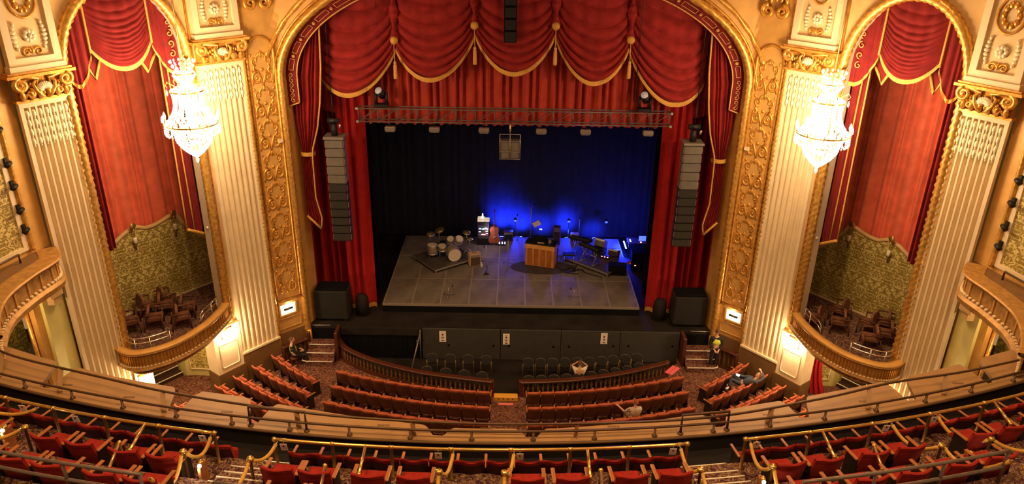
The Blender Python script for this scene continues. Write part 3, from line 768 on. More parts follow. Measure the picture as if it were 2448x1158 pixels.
# ================================================================== STAGE CURTAINS
def pleat(a,n,seed=0):
    """uneven pleat depth 0..1"""
    return 0.5+0.5*math.sin(2*PI*n*a+1.3*math.sin(2*PI*a*n*0.37+seed)+seed)
def swag_fn(xL,zL,xR,zR,ztop,sag0,sag1,y0,folds,depth,belly,power=1.0):
    def fn(a,b):
        t=b
        zl=lerp(ztop,zL,t); zr=lerp(ztop,zR,t)
        shp=(4*a*(1-a))**power
        z=lerp(zl,zr,a)-lerp(sag0,sag1,t**1.3)*shp
        x=lerp(xL,xR,a)
        fold=abs(math.sin(PI*folds*(t**2.2)+0.35*math.sin(5*a)))**0.65
        y=y0-belly*math.sin(PI*a)*(0.25+0.75*t)-depth*fold*(math.sin(PI*a)**0.40)*(0.25+0.75*t)
        y-=0.14*abs(math.sin(PI*5.5*a+0.4))**0.7*(1-t)**0.8*min(1,4*a*(1-a)*2)
        return (x,y,z)
    return fn
V=thing('house_valance','red velvet swagged valance with gold fringe and tassels across the stage opening','curtain',(0,28.0,9.5))
AN=[(-7.35,10.15),(-4.44,11.15),(-1.49,11.72),(1.46,11.75),(4.21,11.30),(7.15,10.1)]
BOT=[(-6.12,9.60),(-3.01,10.18),(-0.02,10.43),(2.98,10.13),(5.89,9.45)]
for k in range(5):
    (xl,zl),(xr,zr)=AN[k],AN[k+1]
    sag=(zl+zr)/2-BOT[k][1]
    fn=swag_fn(xl,zl,xr,zr,14.6,0.25,sag,28.0,7,0.30,0.38,0.85)
    sw=MB().grid(fn,30,126).build('swag',RED,V,True,world=True)
    def fr(a,b,fn=fn):
        x,y,z=fn(a,1.0); return (x,y-0.03-0.02*math.sin(b*PI),z-0.17*b+0.01)
    MB().grid(fr,40,2).build('fringe',FRINGE,sw,True)
for k in range(1,5):
    x,z=AN[k]
    g=MB().grid(lambda a,b:(x+(a-0.5)*0.34*(0.7+0.3*math.cos(b*20)),27.78-0.10*math.sin(PI*a)-0.04*math.sin(b*70),lerp(z+0.35,14.6,b)),6,60).build('gather',RED,V,True,world=True)
    r=MB(); r.lathe([(0.02,-0.09),(0.12,-0.08),(0.15,-0.03),(0.13,0.03),(0.06,0.07),(0.0,0.08)],14,xf=Matrix.Translation((x,27.62,z+0.33))@Matrix.Rotation(PI/2,4,'X'))
    r.build('rosette',FRINGE,V,True,world=True)
    c=MB(); c.tube([(x,27.6,z+0.2),(x+0.01,27.58,z-0.45)],0.018,5); tz=z-0.45
    c.lathe([(0.02,0.05),(0.05,0.03),(0.06,-0.03),(0.04,-0.07),(0.065,-0.10),(0.075,-0.55),(0.07,-0.60)],10,(x+0.01,27.58,tz)); c.build('tassel',FRINGE,V,True,world=True)

# arched lambrequin with gold embroidery just inside the gilt arch
Lm=thing('arched_lambrequin','red arched border with gold embroidery following the stage arch','curtain',(0,26.95,9.3))
def lam(th,o):  # offset inward
    return ((8.33-o)*math.cos(th),ARZ+(4.26-o)*math.sin(th))
for sx in (-1,1):
    X=Matrix.Diagonal((sx,1,1,1))
    def lf(a,b):
        s=a
        if s<0.12:
            z=lerp(9.15+0.15*b,ARZ,s/0.12); return (8.33-0.42*b,26.95,z)
        x,z=lam((s-0.12)/0.88*PI/2,0.42*b); return (x,26.95,z)
    MB(X).grid(lf,50,3).build('band',BOXRED,Lm,True,world=True)
    e=MB(X); e.tube([(lf(i/60,1)[0],26.92,lf(i/60,1)[2]) for i in range(61)]+[],0.028,5); e.tube([(lf(0,b)[0],26.92,lf(0,b)[2]) for b in (0,.25,.5,.75,1)],0.028,5)
    e.build('gold_edge',EMB,Lm,True,world=True)
    # embroidered bars and scrolls
    for k in range(9):
        em=MB(X)
        if k<3:
            c=lf(0.03+0.045*k,0.5)
            for q in (-1,1): em.tube(spiral(c[0],c[2]+0.09*q,0.10,1.2,-PI/2*q,q,12,26.92),0.016,4)
        else:
            s0=0.16+0.085*(k-3); 
            em.tube([(lf(s0+0.006*i,0.3)[0],26.92,lf(s0+0.006*i,0.3)[2]) for i in range(10)]+[(lf(s0+0.054-0.006*i,0.7)[0],26.92,lf(s0+0.054-0.006*i,0.7)[2]) for i in range(10)],0.014,4,closed=True)
            c=lf(s0+0.069,0.5); MB(X).lathe([(0.0,-0.01),(0.06,-0.01),(0.06,0.02),(0.0,0.02)],8,xf=X@Matrix.Translation((c[0],26.92,c[2]))@Matrix.Rotation(PI/2,4,'X')).build('embroidered_dot',EMB,Lm,True,world=True)
        em.build('embroidery',EMB,Lm,True,world=True)

# tied-back side drapes
for sx in (-1,1):
    X=Matrix.Diagonal((sx,1,1,1)); S=SIDE[sx]
    D=thing('side_drape','red velvet side drape tied back with a gold band at the %s of the stage'%S,'curtain',(7.9*sx,27.3,4.3))
    OUT=[(4.2,8.12),(5.5,8.16),(7.1,8.12),(7.4,8.10),(8.5,8.26),(10.2,8.26),(11.6,7.85),(13,6.9)]
    INN=[(4.2,7.62),(4.6,7.55),(5.5,7.72),(7.1,7.70),(7.4,7.68),(8.3,7.40),(9.3,7.22),(10.6,7.08),(12.1,7.02),(13,6.9)]
    def df(a,b):
        z=lerp(4.2+0.55*a,12.9,b); xo=interp(OUT,z); xi=interp(INN,z)
        return (lerp(xi,xo,a),27.30-0.16*pleat(a,7,1),z)
    MB(X).grid(df,84,40).build('cloth',RED,D,True,world=True)
    MB(X).tube([(df(0,i/40)[0]-0.01,27.14,df(0,i/40)[2]) for i in range(41)],0.034,6).build('gold_trim',FRINGE,D,True,world=True)
    MB(X).tube([(lerp(7.62,7.66,0),27.12,4.2),(7.85,27.12,4.45),(8.12,27.14,4.72)],0.05,6).build('hem_fringe',FRINGE,D,True,world=True)
    MB(X).grid(lambda a,b:(lerp(7.60,8.18,a),27.30-0.24*math.sin(PI*a)**0.5,lerp(7.18,7.34,b)),10,1).build('tie_band',FRINGE,D,True,world=True)
    # tall red legs behind
    G=thing('red_leg_curtain','tall deep red leg curtain with tan hem fringe, %s of the black stage opening'%S,'curtain',(7.2*sx,28.45,0))
    def lg(a,b): return (lerp(5.82,9.2,a)+0.05*(1-b)*0,28.42-0.22*pleat(a,9,2)-(0.35*pleat(a,9,2)-0.75)*min(1,max(0,(a-0.34)/0.04)),lerp(0.16,9.4,b))
    MB(X).grid(lg,130,6).build('cloth',DEEPRED,G,True,world=True)
    MB(X).grid(lambda a,b:(lerp(5.82,9.2,a),lg(a,0)[1]-0.015,lerp(0.0,0.20,b)),130,1).build('fringe',FRINGE,G,True,world=True)
    # black masking leg
    K=thing('black_masking_leg','black masking curtain behind the %s red leg'%S,'curtain',(6.6*sx,30,0))
    MB(X).grid(lambda a,b:(lerp(5.95,9.0,a),30.0-0.12*pleat(a,8),lerp(0,10.5,b)),64,2).build('cloth',BLACK,K,True,world=True)
    MB(X).grid(lambda a,b:(8.9,lerp(30,38.4,a),lerp(0,10.5,b)),2,2).build('side_tab',BLACK,K,True,world=True)
# pleated teaser
T=thing('pleated_teaser','pleated red teaser curtain with scalloped hem behind the swags','curtain',(0,28.55,8.1))
def te(a,b):
    x=lerp(-7.7,7.7,a); hem=8.16+0.045*math.sin(a*PI*2*44)+0.55*max(0,(abs(x)-5.6)/2.0)*(1 if abs(x)>5.6 else 0)
    return (x,28.62-0.24*pleat(a,44,0.6),lerp(hem,14.6,b))
MB().grid(te,400,5).build('cloth',REDORANGE,T,True,world=True)
# black backdrop with a border
T=thing('black_backdrop','black backdrop curtain at the rear of the stage','curtain',(0,36.5,0))
MB().grid(lambda a,b:(lerp(-9.2,9.2,a),36.5-0.03*pleat(a,40),lerp(0,11.5,b)),320,2).build('cloth',mat('backdrop_cloth',(0.024,0.024,0.030),0.95,0,0.2,2,spec=0.1),T,True,world=True)
MB().grid(lambda a,b:(lerp(-9.2,9.2,a),lerp(28.9,36.5,b),11.4),2,2).build('top_border',BLACK,T,world=True)

# ================================================================== TRUSS AND RIGGING
T=thing('lighting_truss','long grey box lighting truss hung in front of the teaser','truss',(0,27.8,8.45))
for dy in (-0.2,0.2):
    for z in (8.45,8.95): MB().tube([(-5.97,27.8+dy,z),(5.97,27.8+dy,z)],0.026,6).build('chord',TRUSSM,T,True,world=True)
xs=[-5.92+0.74*i for i in range(17)]
for i,x in enumerate(xs):
    for dy in (-0.2,0.2):
        MB().tube([(x,27.8+dy,8.45),(x,27.8+dy,8.95)],0.018,5).build('upright',TRUSSM,T,True,world=True)
    for z in (8.45,8.95): MB().tube([(x,27.6,z),(x,28.0,z)],0.016,5).build('cross_bar',TRUSSM,T,True,world=True)
    if i<16:
        for dy in (-0.2,0.2):
            MB().tube([(x,27.8+dy,8.45),(x+0.74,27.8+dy,8.95)],0.014,5).build('diagonal',TRUSSM,T,True,world=True)
for x in (-5.97,5.97):
    for z in (8.45,8.95): MB().cbox(x-0.05,x+0.05,27.55,27.66,z-0.05,z+0.05,0.015).build('end_clamp',ALU,T,world=True)
for k,(x,s) in enumerate(((-5.05,-1),(4.95,1))):
    t=thing('moving_head_light','black moving head light standing on the %s end of the truss'%('left' if k==0 else 'right'),'stage light',(x,27.8,9.0))
    MB().cbox(x-0.26,x+0.26,27.6,28.0,8.99,9.10,0.02).build('base',BLACKMET,t,world=True)
    for q in (-0.2,0.2): MB().tube([(x+q,27.8,9.08),(x+q*1.05,27.8,9.55)],[0.07,0.05],6).build('yoke_arm',BLACKMET,t,True,world=True)
    MB().tube([(x+0.06,27.9,9.38),(x-0.06,27.66,9.62)],[0.15,0.17],10).build('head',BLACKMET,t,True,world=True)
    MB().tube([(x-0.062,27.655,9.625),(x-0.075,27.63,9.65)],0.14,10).build('lens',mat('pale_lens',(0.3,0.27,0.24),0.15,0.2,emit=(1,.85,.7),estr=0.12),t,True,world=True)
for k,x in enumerate((-4.75,-3.05,-1.15,1.05,2.75,5.15)):
    t=thing('hanging_par_light','grey lamp box hanging under the truss, %s from the left'%ORD[k],'stage light',(x,27.7,8.1),0,'lamps under the truss')
    MB().cbox(x-0.2,x+0.2,27.55,27.8,8.08,8.26,0.03).build('housing',GREYMET,t,world=True)
    MB().tube([(x,27.68,8.26),(x,27.68,8.44)],0.02,5).build('hook',BLACKMET,t,True,world=True)
    MB().box(x-0.16,x+0.16,27.58,27.78,8.065,8.08).build('lens',mat('dull_lens',(0.3,0.28,0.25),0.2),t,world=True)
# line arrays
for sx in (-1,1):
    S=SIDE[sx]; x0=6.74*sx
    t=thing('line_array_speaker','tall curved grey line array speaker hung on the %s of the stage'%S,'speaker',(x0+0.0,27.0,3.5))
    n=12; z=7.93; y=27.0; tilt=0.0
    for k in range(n):
        tilt=math.radians(1.0+0.07*k*k*1.0); h=0.352; 
        xo=x0-sx*(-0.0)+(-sx)*-0.0
        sh=-0.0
        M=Matrix.Translation((x0+ (0.0*k)*(1 if sx<0 else -1),y,z))@Matrix.Rotation(-tilt,4,'X')
        b=MB(M); b.cbox(-0.345,0.345,-0.22,0.26,-h+0.02,0,0.02); o=b.build('cabinet',GREYSPK if k<5 else GRILLE,t,world=True)
        b=MB(M); b.box(-0.31,0.31,-0.235,-0.222,-h+0.05,-0.03); b.build('grille',GREYSPK if k<5 else GRILLE,o)
        b=MB(M); b.box(-0.355,-0.345,-0.2,-0.14,-h+0.08,-0.06); b.box(0.345,0.355,-0.2,-0.14,-h+0.08,-0.06); b.build('rigging_plate',ALU,o)
        z-=h*math.cos(tilt); y+=h*math.sin(tilt)*0.45
    MB().cbox(x0-0.39,x0+0.39,26.7,27.4,7.95,8.05,0.02).build('bumper_frame',GREYMET,t,world=True)
    h=MB(); h.tube([(x0,27.0,8.05),(x0,27.0,8.5)],[0.13,0.10],8); h.tube([(x0-0.22,27.0,8.62),(x0+0.22,27.0,8.62)],0.10,8); h.tube([(x0,27.0,8.7),(x0,27.0,9.6)],0.02,5); h.tube([(x0-0.1,27,8.05),(x0-0.14,27,8.55)],0.02,5); h.build('chain_hoist',BLACKMET,t,True,world=True)
    MB().tube([(x0+0.22,26.95,8.35),(x0+0.25,26.93,8.5)],0.04,6).build('chain_bag_clip',ALU,t,True,world=True)
    MB().tube([(x0,27.0,9.5),(x0,27.0,15.0)],0.012,4).build('lifting_chain',BLACKMET,t,True,world=True)
# centre hung speaker
t=thing('centre_speaker','small grey speaker frame hung under the middle of the truss','speaker',(-0.15,27.5,7.15))
b=MB(); b.cbox(-0.52,0.24,27.4,27.85,7.42,7.80,0.02); b.build('upper_cabinet',GREYSPK,t,world=True)
b=MB(); b.cbox(-0.50,-0.15,27.4,27.85,7.14,7.40,0.02); b.cbox(-0.13,0.22,27.4,27.85,7.14,7.40,0.02); b.build('lower_cabinet',GREYSPK,t,world=True)
b=MB(); 
for (xa,xb) in ((-0.53,-0.53),(0.25,0.25),(-0.14,-0.14)): b.tube([(xa,27.38,7.12),(xb,27.38,8.1)],0.018,5)
for z in (7.12,7.41,7.82,8.1): b.tube([(-0.54,27.38,z),(0.26,27.38,z)],0.018,5)
b.build('hanging_frame',GREYMET,t,True,world=True)
b=MB()
for k in range(6): b.box(-0.44+0.1*k+(0.08 if k>2 else 0),-0.40+0.1*k+(0.08 if k>2 else 0),27.37,27.40,7.86,8.02)
b.build('vent_slots',BLACKMET,t,world=True)
MB().tube([(-0.14,27.5,8.1),(-0.14,27.5,8.45)],0.045,6).build('chain_hook',BRASS,t,True,world=True)
# black banner speaker at the top
t=thing('black_hanging_column','narrow black speaker column hanging before the middle swag','speaker',(-0.19,27.2,11.55))
for k in range(6):
    o=MB().cbox(-0.42,0.04,27.1,27.4,11.55+0.42*k,11.95+0.42*k,0.02).build('cabinet',BLACK,t,world=True)
    MB().box(-0.39,0.01,27.085,27.10,11.58+0.42*k,11.92+0.42*k).build('grille',BLACKMET,o)
MB().tube([(-0.19,27.25,14.0),(-0.19,27.25,16)],0.02,5).build('cable',BLACKMET,t,world=True)
# thin hanging wires
for k,(x,z0) in enumerate(((-5.05,9.7),(4.55,9.3))):
    tag(MB().tube([(x,27.7,z0),(x,27.7,15)],0.012,4).build('rigging_wire',BLACKMET),'thin rigging wire dropping to the %s end of the truss'%('left' if k==0 else 'right'),'wire')
# floor subwoofers under covers
for sx in (-1,1):
    S=SIDE[sx]; x0=7.47*sx
    t=thing('subwoofer_stack','black cloth-covered subwoofer stack on the stage floor at the %s'%S,'speaker',(x0,27.3,0))
    MB().cbox(x0-0.68,x0+0.68,26.98,27.85,0.10,1.42,0.05).build('cabinet',mat('sub_cloth',(0.014,0.011,0.009),0.9,0,0.2,30),t,world=True)
    MB().cbox(x0-0.64,x0+0.64,27.05,27.8,1.42,1.50,0.03).build('top_cover',BLACK,t,world=True)
    for q in (-0.55,0.55): MB().box(x0+q-0.06,x0+q+0.06,27.05,27.2,0,0.1).build('foot',BLACKMET,t,world=True)
    x1=6.35*sx
    t=thing('draped_monitor','rounded black draped side monitor beside the %s subwoofers'%S,'speaker',(x1,27.6,0))
    MB().lathe([(0.30,0.0),(0.29,0.55),(0.26,0.78),(0.18,0.9),(0.0,0.93)],14,(x1,27.75,0)).build('cover',BLACKFLOOR,t,True,world=True)
    MB().lathe([(0.32,0.0),(0.32,0.05),(0.30,0.06)],14,(x1,27.75,0)).build('hem',BLACK,t,True,world=True)

# ================================================================== STAGE DECK
DK=thing('stage_deck','raised platform of grey-brown deck panels in the middle of the stage','platform',(0,31.6,0))
DKM=mat('deck_panel',(0.17,0.135,0.105),0.65,0,0.25,1.5,0.15,90,col2=(0.115,0.09,0.07))
SEAM=mat('deck_edge',(0.27,0.22,0.175),0.5,0.2)
DP=None
for r in range(3):
    for c in range(9):
        x=-5.49+1.22*c; y=27.95+2.44*r; M=Matrix.Translation((x,y-31.6,0))
        if DP is None:
            DP=MB().cbox(0.028,1.192,0.028,2.412,0.34,0.40,0.006).build('deck_panel',DKM,DK); DP.matrix_basis=M
        else: inst(DP,DK,M,'deck_panel')
fr=MB()
for c in range(10): fr.box(-5.49+1.22*c-0.03,-5.49+1.22*c+0.03,27.95,35.27,0.30,0.393)
for r in range(4): fr.box(-5.52,5.52,27.95+2.44*r-0.03,27.95+2.44*r+0.03,0.30,0.394)
fr.build('deck_frame',SEAM,DK,world=True)
MB().box(-5.5,5.5,27.93,27.95,0.0,0.34).build('front_skirt',BLACK,DK,world=True)
for s in (-1,1): MB().box(5.49*s-0.01,5.49*s+0.01,27.95,35.27,0,0.34).build('side_skirt',BLACK,DK,world=True)

# ================================================================== STAGE FRONT PANELS, SIGNS
seams=[(-3.67,-0.43),(-0.40,2.10),(2.12,4.57),(4.59,7.05)]
holes=[(-2.58,-0.78),(-0.70,-0.78),(-0.05,-0.78),(1.81,-0.78),(2.46,-0.76),(4.31,-0.70),(4.94,-0.68),(6.78,-0.66)]
for k,(a,b_) in enumerate(seams):
    t=thing('stage_front_panel','charcoal panel on the stage front, %s from the left'%ORD[k],'panel',((a+b_)/2,26.6,-1.48),0,'stage front panels')
    MB().cbox(a,b_,26.55,26.64,-1.46,-0.01,0.01).build('board',CHARCOAL,t,world=True)
    for hx,hz in holes[2*k:2*k+2]:
        MB().lathe([(0.055,-0.004),(0.055,0.004)],12,xf=Matrix.Translation((hx,26.548,hz))@Matrix.Rotation(PI/2,4,'X')).build('hand_hole',BLACK,t,world=True)
t=thing('black_pit_drape','black drape closing the left end of the orchestra pit','curtain',(-5.4,26.5,-1.48))
MB().grid(lambda a,b:(lerp(-7.05,-3.7,a),26.58-0.04*pleat(a,14),lerp(-1.46,-0.32,b)),80,1).build('cloth',BLACK,t,True,world=True)
MB().box(-7.05,-3.7,26.5,26.66,-0.32,-0.02).build('header_board',BLACKFLOOR,t,world=True)
t=thing('leaning_pole_stand','thin black pole leaning against the pit drape','stand',(-3.9,25.9,-1.48))
MB().tube([(-4.05,25.45,-1.46),(-3.72,26.5,-0.05)],0.03,6).build('pole',GREYMET,t,True,world=True)
MB().tube([(-3.75,26.45,-1.46),(-3.75,26.5,-0.05)],0.025,6).build('strut',GREYMET,t,True,world=True)
MB().lathe([(0.05,0),(0.05,0.12)],6,(-3.82,26.2,-0.5)).build('clamp',ALU,t,world=True)
for k,(x,z,wd) in enumerate(((-2.82,-0.36,'leftmost of three'),(-0.17,-0.44,'middle one by the seam'),(3.90,-0.33,'rightmost of the three'))):
    t=thing('notice_sign','white notice card with icons on the stage front, %s'%wd,'sign',(x,26.545,z-0.26))
    MB().cbox(x-0.14,x+0.14,26.53,26.545,z-0.26,z+0.26,0.004).build('card',PAPER,t,world=True)
    q=MB(); q.box(x-0.035,x+0.035,26.524,26.53,z+0.05,z+0.13); q.box(x-0.05,x+0.05,26.524,26.53,z+0.18,z+0.19); q.build('phone_icon',INK,t,world=True)
    q=MB(); q.box(x-0.05,x+0.05,26.524,26.53,z-0.09,z-0.03); q.box(x-0.02,x+0.025,26.524,26.53,z-0.03,z-0.01)
    q.build('camera_icon',INK,t,world=True)
    MB().lathe([(0.0,-0.002),(0.018,-0.002),(0.018,0.002)],8,xf=Matrix.Translation((x,26.523,z-0.06))@Matrix.Rotation(PI/2,4,'X')).build('camera_lens',PAPER,t,world=True)
    MB(Matrix.Translation((x,26.526,z-0.19))@Matrix.Rotation(0.35,4,'Y')).box(-0.055,0.055,-0.002,0.003,-0.02,0.025).build('recorder_icon',INK,t,world=True)
# ================================================================== BAND GEAR ON THE DECK
def Rz(x,y,z,a): return Matrix.Translation((x,y,z))@Matrix.Rotation(a,4,'Z')
def riser(name,label,cx,cy,w,d,ang,z0,z1):
    t=thing(name,label,'platform',(cx,cy,z0),ang)
    MB().cbox(-w/2,w/2,-d/2,d/2,z1-z0-0.08,z1-z0,0.01).build('deck',mat('riser_top',(0.075,0.06,0.05),0.55,0,0.4,2),t)
    f=MB()
    for s in (-1,1):
        f.box(-w/2-0.02,w/2+0.02,s*d/2-0.02,s*d/2+0.02,z1-z0-0.09,z1-z0-0.02); f.box(s*w/2-0.02,s*w/2+0.02,-d/2,d/2,z1-z0-0.09,z1-z0-0.02)
    f.build('edge_rail',ALU,t)
    for sx in (-1,1):
        for sy in (-1,1):
            MB().tube([(sx*(w/2-0.06),sy*(d/2-0.06),0),(sx*(w/2-0.06),sy*(d/2-0.06),z1-z0-0.08)],0.035,6).build('leg',ALU,t)
    return t
riser('drum_riser','low dark drum riser turned on the left of the deck',-3.25,32.35,2.3,2.0,math.radians(38),0.4,0.62)
riser('keyboard_riser','low dark riser with cables on the right of the deck',4.05,32.5,2.9,2.0,math.radians(-42),0.4,0.62)
# drum kit
K=thing('drum_kit','sand-coloured drum kit with cymbals on the left riser','drum kit',(-3.2,32.35,0.62))
def drum(name,x,y,z,r,h,ax,m=DRUM):
    M=Matrix.Translation((x,y,z))@ax
    o=MB(M).lathe([(r,-h/2),(r*1.01,-h/4),(r*1.01,h/4),(r,h/2)],20).build(name,m,K,True,world=True)
    hp=MB(M)
    for zz in (-h/2,h/2): hp.tube([(r*1.03*math.cos(a*PI/10),r*1.03*math.sin(a*PI/10),zz) for a in range(20)],0.022,5,closed=True)
    hp.build('hoop',ALU,o)
    MB(M).lathe([(r*0.98,-h/2-0.012),(r*0.98,-h/2-0.006)],20).build('drum_head',HEADSKIN,o)
    MB(M).lathe([(r*0.98,h/2+0.006),(r*0.98,h/2+0.012)],20).build('drum_head',HEADSKIN,o)
    return o
drum('bass_drum',-2.78,32.0,0.95,0.31,0.42,Matrix.Rotation(math.radians(20),4,'Z')@Matrix.Rotation(PI/2,4,'X'))
MB(Matrix.Translation((-2.92,31.77,0.86))@Matrix.Rotation(math.radians(20),4,'Z')@Matrix.Rotation(PI/2,4,'X')).lathe([(0.0,0),(0.055,0),(0.055,0.01)],10).build('sound_hole',BLACK,K,True,world=True)
drum('floor_tom',-3.82,32.3,1.02,0.24,0.42,Matrix.Identity(4))
drum('snare_drum',-3.35,32.25,1.12,0.2,0.2,Matrix.Rotation(0.15,4,'X'))
drum('rack_tom',-2.55,32.35,1.48,0.19,0.22,Matrix.Rotation(0.5,4,'X')@Matrix.Rotation(0.35,4,'Y'))
drum('rack_tom',-2.95,32.45,1.42,0.17,0.2,Matrix.Rotation(0.45,4,'X'))
for i in range(3):
    a=2*PI*i/3
    for (cx,cy,r,zt) in ((-3.82,32.3,0.25,0.9),(-3.35,32.25,0.2,1.0)):
        MB().tube([(cx+r*math.cos(a),cy+r*math.sin(a),0.62),(cx+r*0.9*math.cos(a),cy+r*0.9*math.sin(a),zt)],0.014,5).build('drum_leg',ALU,K,True,world=True)
for (x,y,z,r,tx,ty) in ((-3.95,32.75,1.62,0.24,0.35,0.1),(-3.55,32.9,1.78,0.27,0.3,-0.2),(-2.2,32.75,1.72,0.22,0.25,0.2),(-2.05,32.5,1.5,0.18,0.0,0.1)):
    MB(Matrix.Translation((x,y,z))@Matrix.Rotation(tx,4,'X')@Matrix.Rotation(ty,4,'Y')).lathe([(r,-0.012),(r*0.5,0.006),(r*0.22,0.015),(r*0.15,0.035),(0.0,0.04)],18).build('cymbal',CYMB,K,True,world=True)
    s=MB(); s.tube([(x,y,0.95),(x,y,z)],0.012,5)
    for i in range(3): s.tube([(x,y,0.95),(x+0.28*math.cos(2.1*i),y+0.28*math.sin(2.1*i),0.63)],0.012,5)
    s.build('cymbal_stand',ALU,K,True,world=True)
t=thing('drum_stool','dark round drum stool behind the kit','stool',(-3.35,32.95,0.62))
MB().lathe([(0.0,0.42),(0.17,0.42),(0.18,0.46),(0.16,0.52),(0.0,0.53)],14).build('seat',BLACKMET,t,True)
for i in range(3): MB().tube([(0,0,0.42),(0.2*math.cos(2.1*i),0.2*math.sin(2.1*i),0)],0.015,5).build('leg',ALU,t,True)
def amp(name,label,x,y,w,d,h,ang,body,cloth,z=0.4,tilt=0.0):
    t=thing(name,label,'amplifier',(x,y,z),ang)
    M=Matrix.Rotation(tilt,4,'X')
    MB(M).cbox(-w/2,w/2,-d/2,d/2,0.02,h,0.02).build('cabinet',body,t)
    MB(M).box(-w/2+0.05,w/2-0.05,-d/2-0.012,-d/2,0.06,h*0.72).build('grille_cloth',cloth,t)
    MB(M).box(-w/2+0.05,w/2-0.05,-d/2-0.014,-d/2,h*0.76,h*0.94).build('control_panel',ALU,t)
    kn=MB(M)
    for q in range(6): kn.lathe([(0.014,0),(0.014,0.02)],6,xf=M@Matrix.Translation((-w/2+0.1+q*(w-0.2)/5,-d/2-0.014,h*0.85))@Matrix.Rotation(PI/2,4,'X'))
    kn.build('knobs',BLACKMET,t)
    MB(M).tube([(-0.1,0,h),(-0.08,0,h+0.03),(0.08,0,h+0.03),(0.1,0,h)],0.012,5).build('handle',BLACKMET,t,True)
    return t
amp('guitar_amplifier','tan tweed combo amplifier at the edge of the drum riser',-1.78,31.95,0.56,0.36,0.62,math.radians(18),AMPTAN,mat('brown_grille',(0.07,0.04,0.025),0.8,0,0.2,40))
amp('guitar_amplifier','dark combo amplifier with orange top left of the piano, at the rear',-0.2,34.95,0.5,0.3,0.5,0.05,WALNUT,BLACKMET)
amp('guitar_amplifier','tall brown amplifier stack behind the piano',2.28,34.6,0.36,0.34,0.95,-0.15,WALNUT,GRILLE)
amp('guitar_amplifier','small orange-topped amplifier at the rear, right of the tall stack',3.2,34.9,0.42,0.3,0.45,-0.1,AMPTAN,BLACKMET)
# lit equipment rack
t=thing('amp_rack','lit amplifier rack with blue and red indicator lights at the rear left','rack',(-1.45,34.5,0.4))
MB().cbox(-1.78+1.45,-1.15+1.45,-0.28,0.28,0.0,1.25,0.02).build('case',BLACKMET,t)
for k in range(5): MB().box(-0.27,0.24,-0.295,-0.28,0.38+0.15*k,0.50+0.15*k).build('rack_unit',GREYMET if k%2 else CHARCOAL,t)
leds=[((-0.16,0.92),(0.2,0.5,1.0)),((0.0,0.9),(0.1,0.9,0.9)),((0.12,0.95),(0.3,0.7,1)),((0.17,0.78),(1,0.45,0.3)),((0.18,0.66),(1,0.15,0.1)),((0.05,0.6),(1,0.1,0.1)),((-0.05,0.6),(1,.1,.1)),((-0.18,0.75),(.3,.6,1))]
for k,((lx,lz),c) in enumerate(leds):
    MB().box(lx-0.05,lx+0.05,-0.305,-0.295,lz-0.018,lz+0.018).build('indicator',mat('led_%d'%k,c,0.4,emit=c,estr=6),t)
MB().cbox(-0.3,0.05,-0.22,0.2,1.25,1.40,0.02).build('amp_head',mat('cream_head',(0.7,0.62,0.45),0.5,emit=(1,.85,.6),estr=0.25),t)
MB().cbox(0.06,0.3,-0.22,0.2,1.25,1.34,0.02).build('small_head',mat('cream_head',(0,0,0)),t)
MB().tube([(-0.05,0,1.40),(-0.05,0,1.62)],[0.05,0.02],6).build('task_lamp',mat('task_lamp_glass',(1,1,1),0.4,emit=(1,.9,.75),estr=5),t,True)
# double bass on its side stand
t=thing('double_bass','upright double bass with red-brown body standing beside the amp rack','double bass',(-0.9,34.3,0.4))
body=[(0.0,0.10),(0.22,0.12),(0.30,0.28),(0.27,0.46),(0.19,0.58),(0.20,0.70),(0.23,0.84),(0.19,0.98),(0.06,1.06)]
poly=[(x,z) for x,z in body]+[(-x,z) for x,z in body[::-1]]
MB(Matrix.Rotation(PI/2,4,'X')).prism(poly[1:-1],-0.1,0.1).build('body',mat('bass_varnish',(0.34,0.09,0.03),0.25,0,0.3,3),t)
MB().tube([(0,-0.12,1.0),(0,-0.08,1.75),(0,-0.04,1.86)],[0.04,0.03,0.025],6).build('neck',WALNUT,t,True)
MB().tube(spiral(0,1.9,0.05,1.3,-PI/2,1,12,-0.04),0.02,5).build('scroll_head',WALNUT,t,True)
MB().box(-0.06,0.06,-0.15,-0.12,0.45,0.53).build('bridge',AMPTAN,t)
MB().tube([(0,-0.15,0.25),(0,-0.16,0.5),(0,-0.1,1.75)],0.008,4).build('strings',ALU,t)
MB().tube([(0,0,0),(0,0,0.12)],0.015,5).build('end_pin',ALU,t)
# pedal lights
t=thing('pedal_board','pedal board with white and blue lights between rack and rear amplifier','pedals',(-0.55,34.35,0.4))
MB().cbox(-0.22,0.22,-0.15,0.15,0,0.08,0.01).build('board',BLACKMET,t)
for k in range(6): MB().box(-0.18+0.07*k,-0.14+0.07*k,-0.1,0.06,0.08,0.12).build('pedal',mat('pedal_glow',(.5,.5,1),.4,emit=(.5,.55,1),estr=4) if k%2 else GREYMET,t)
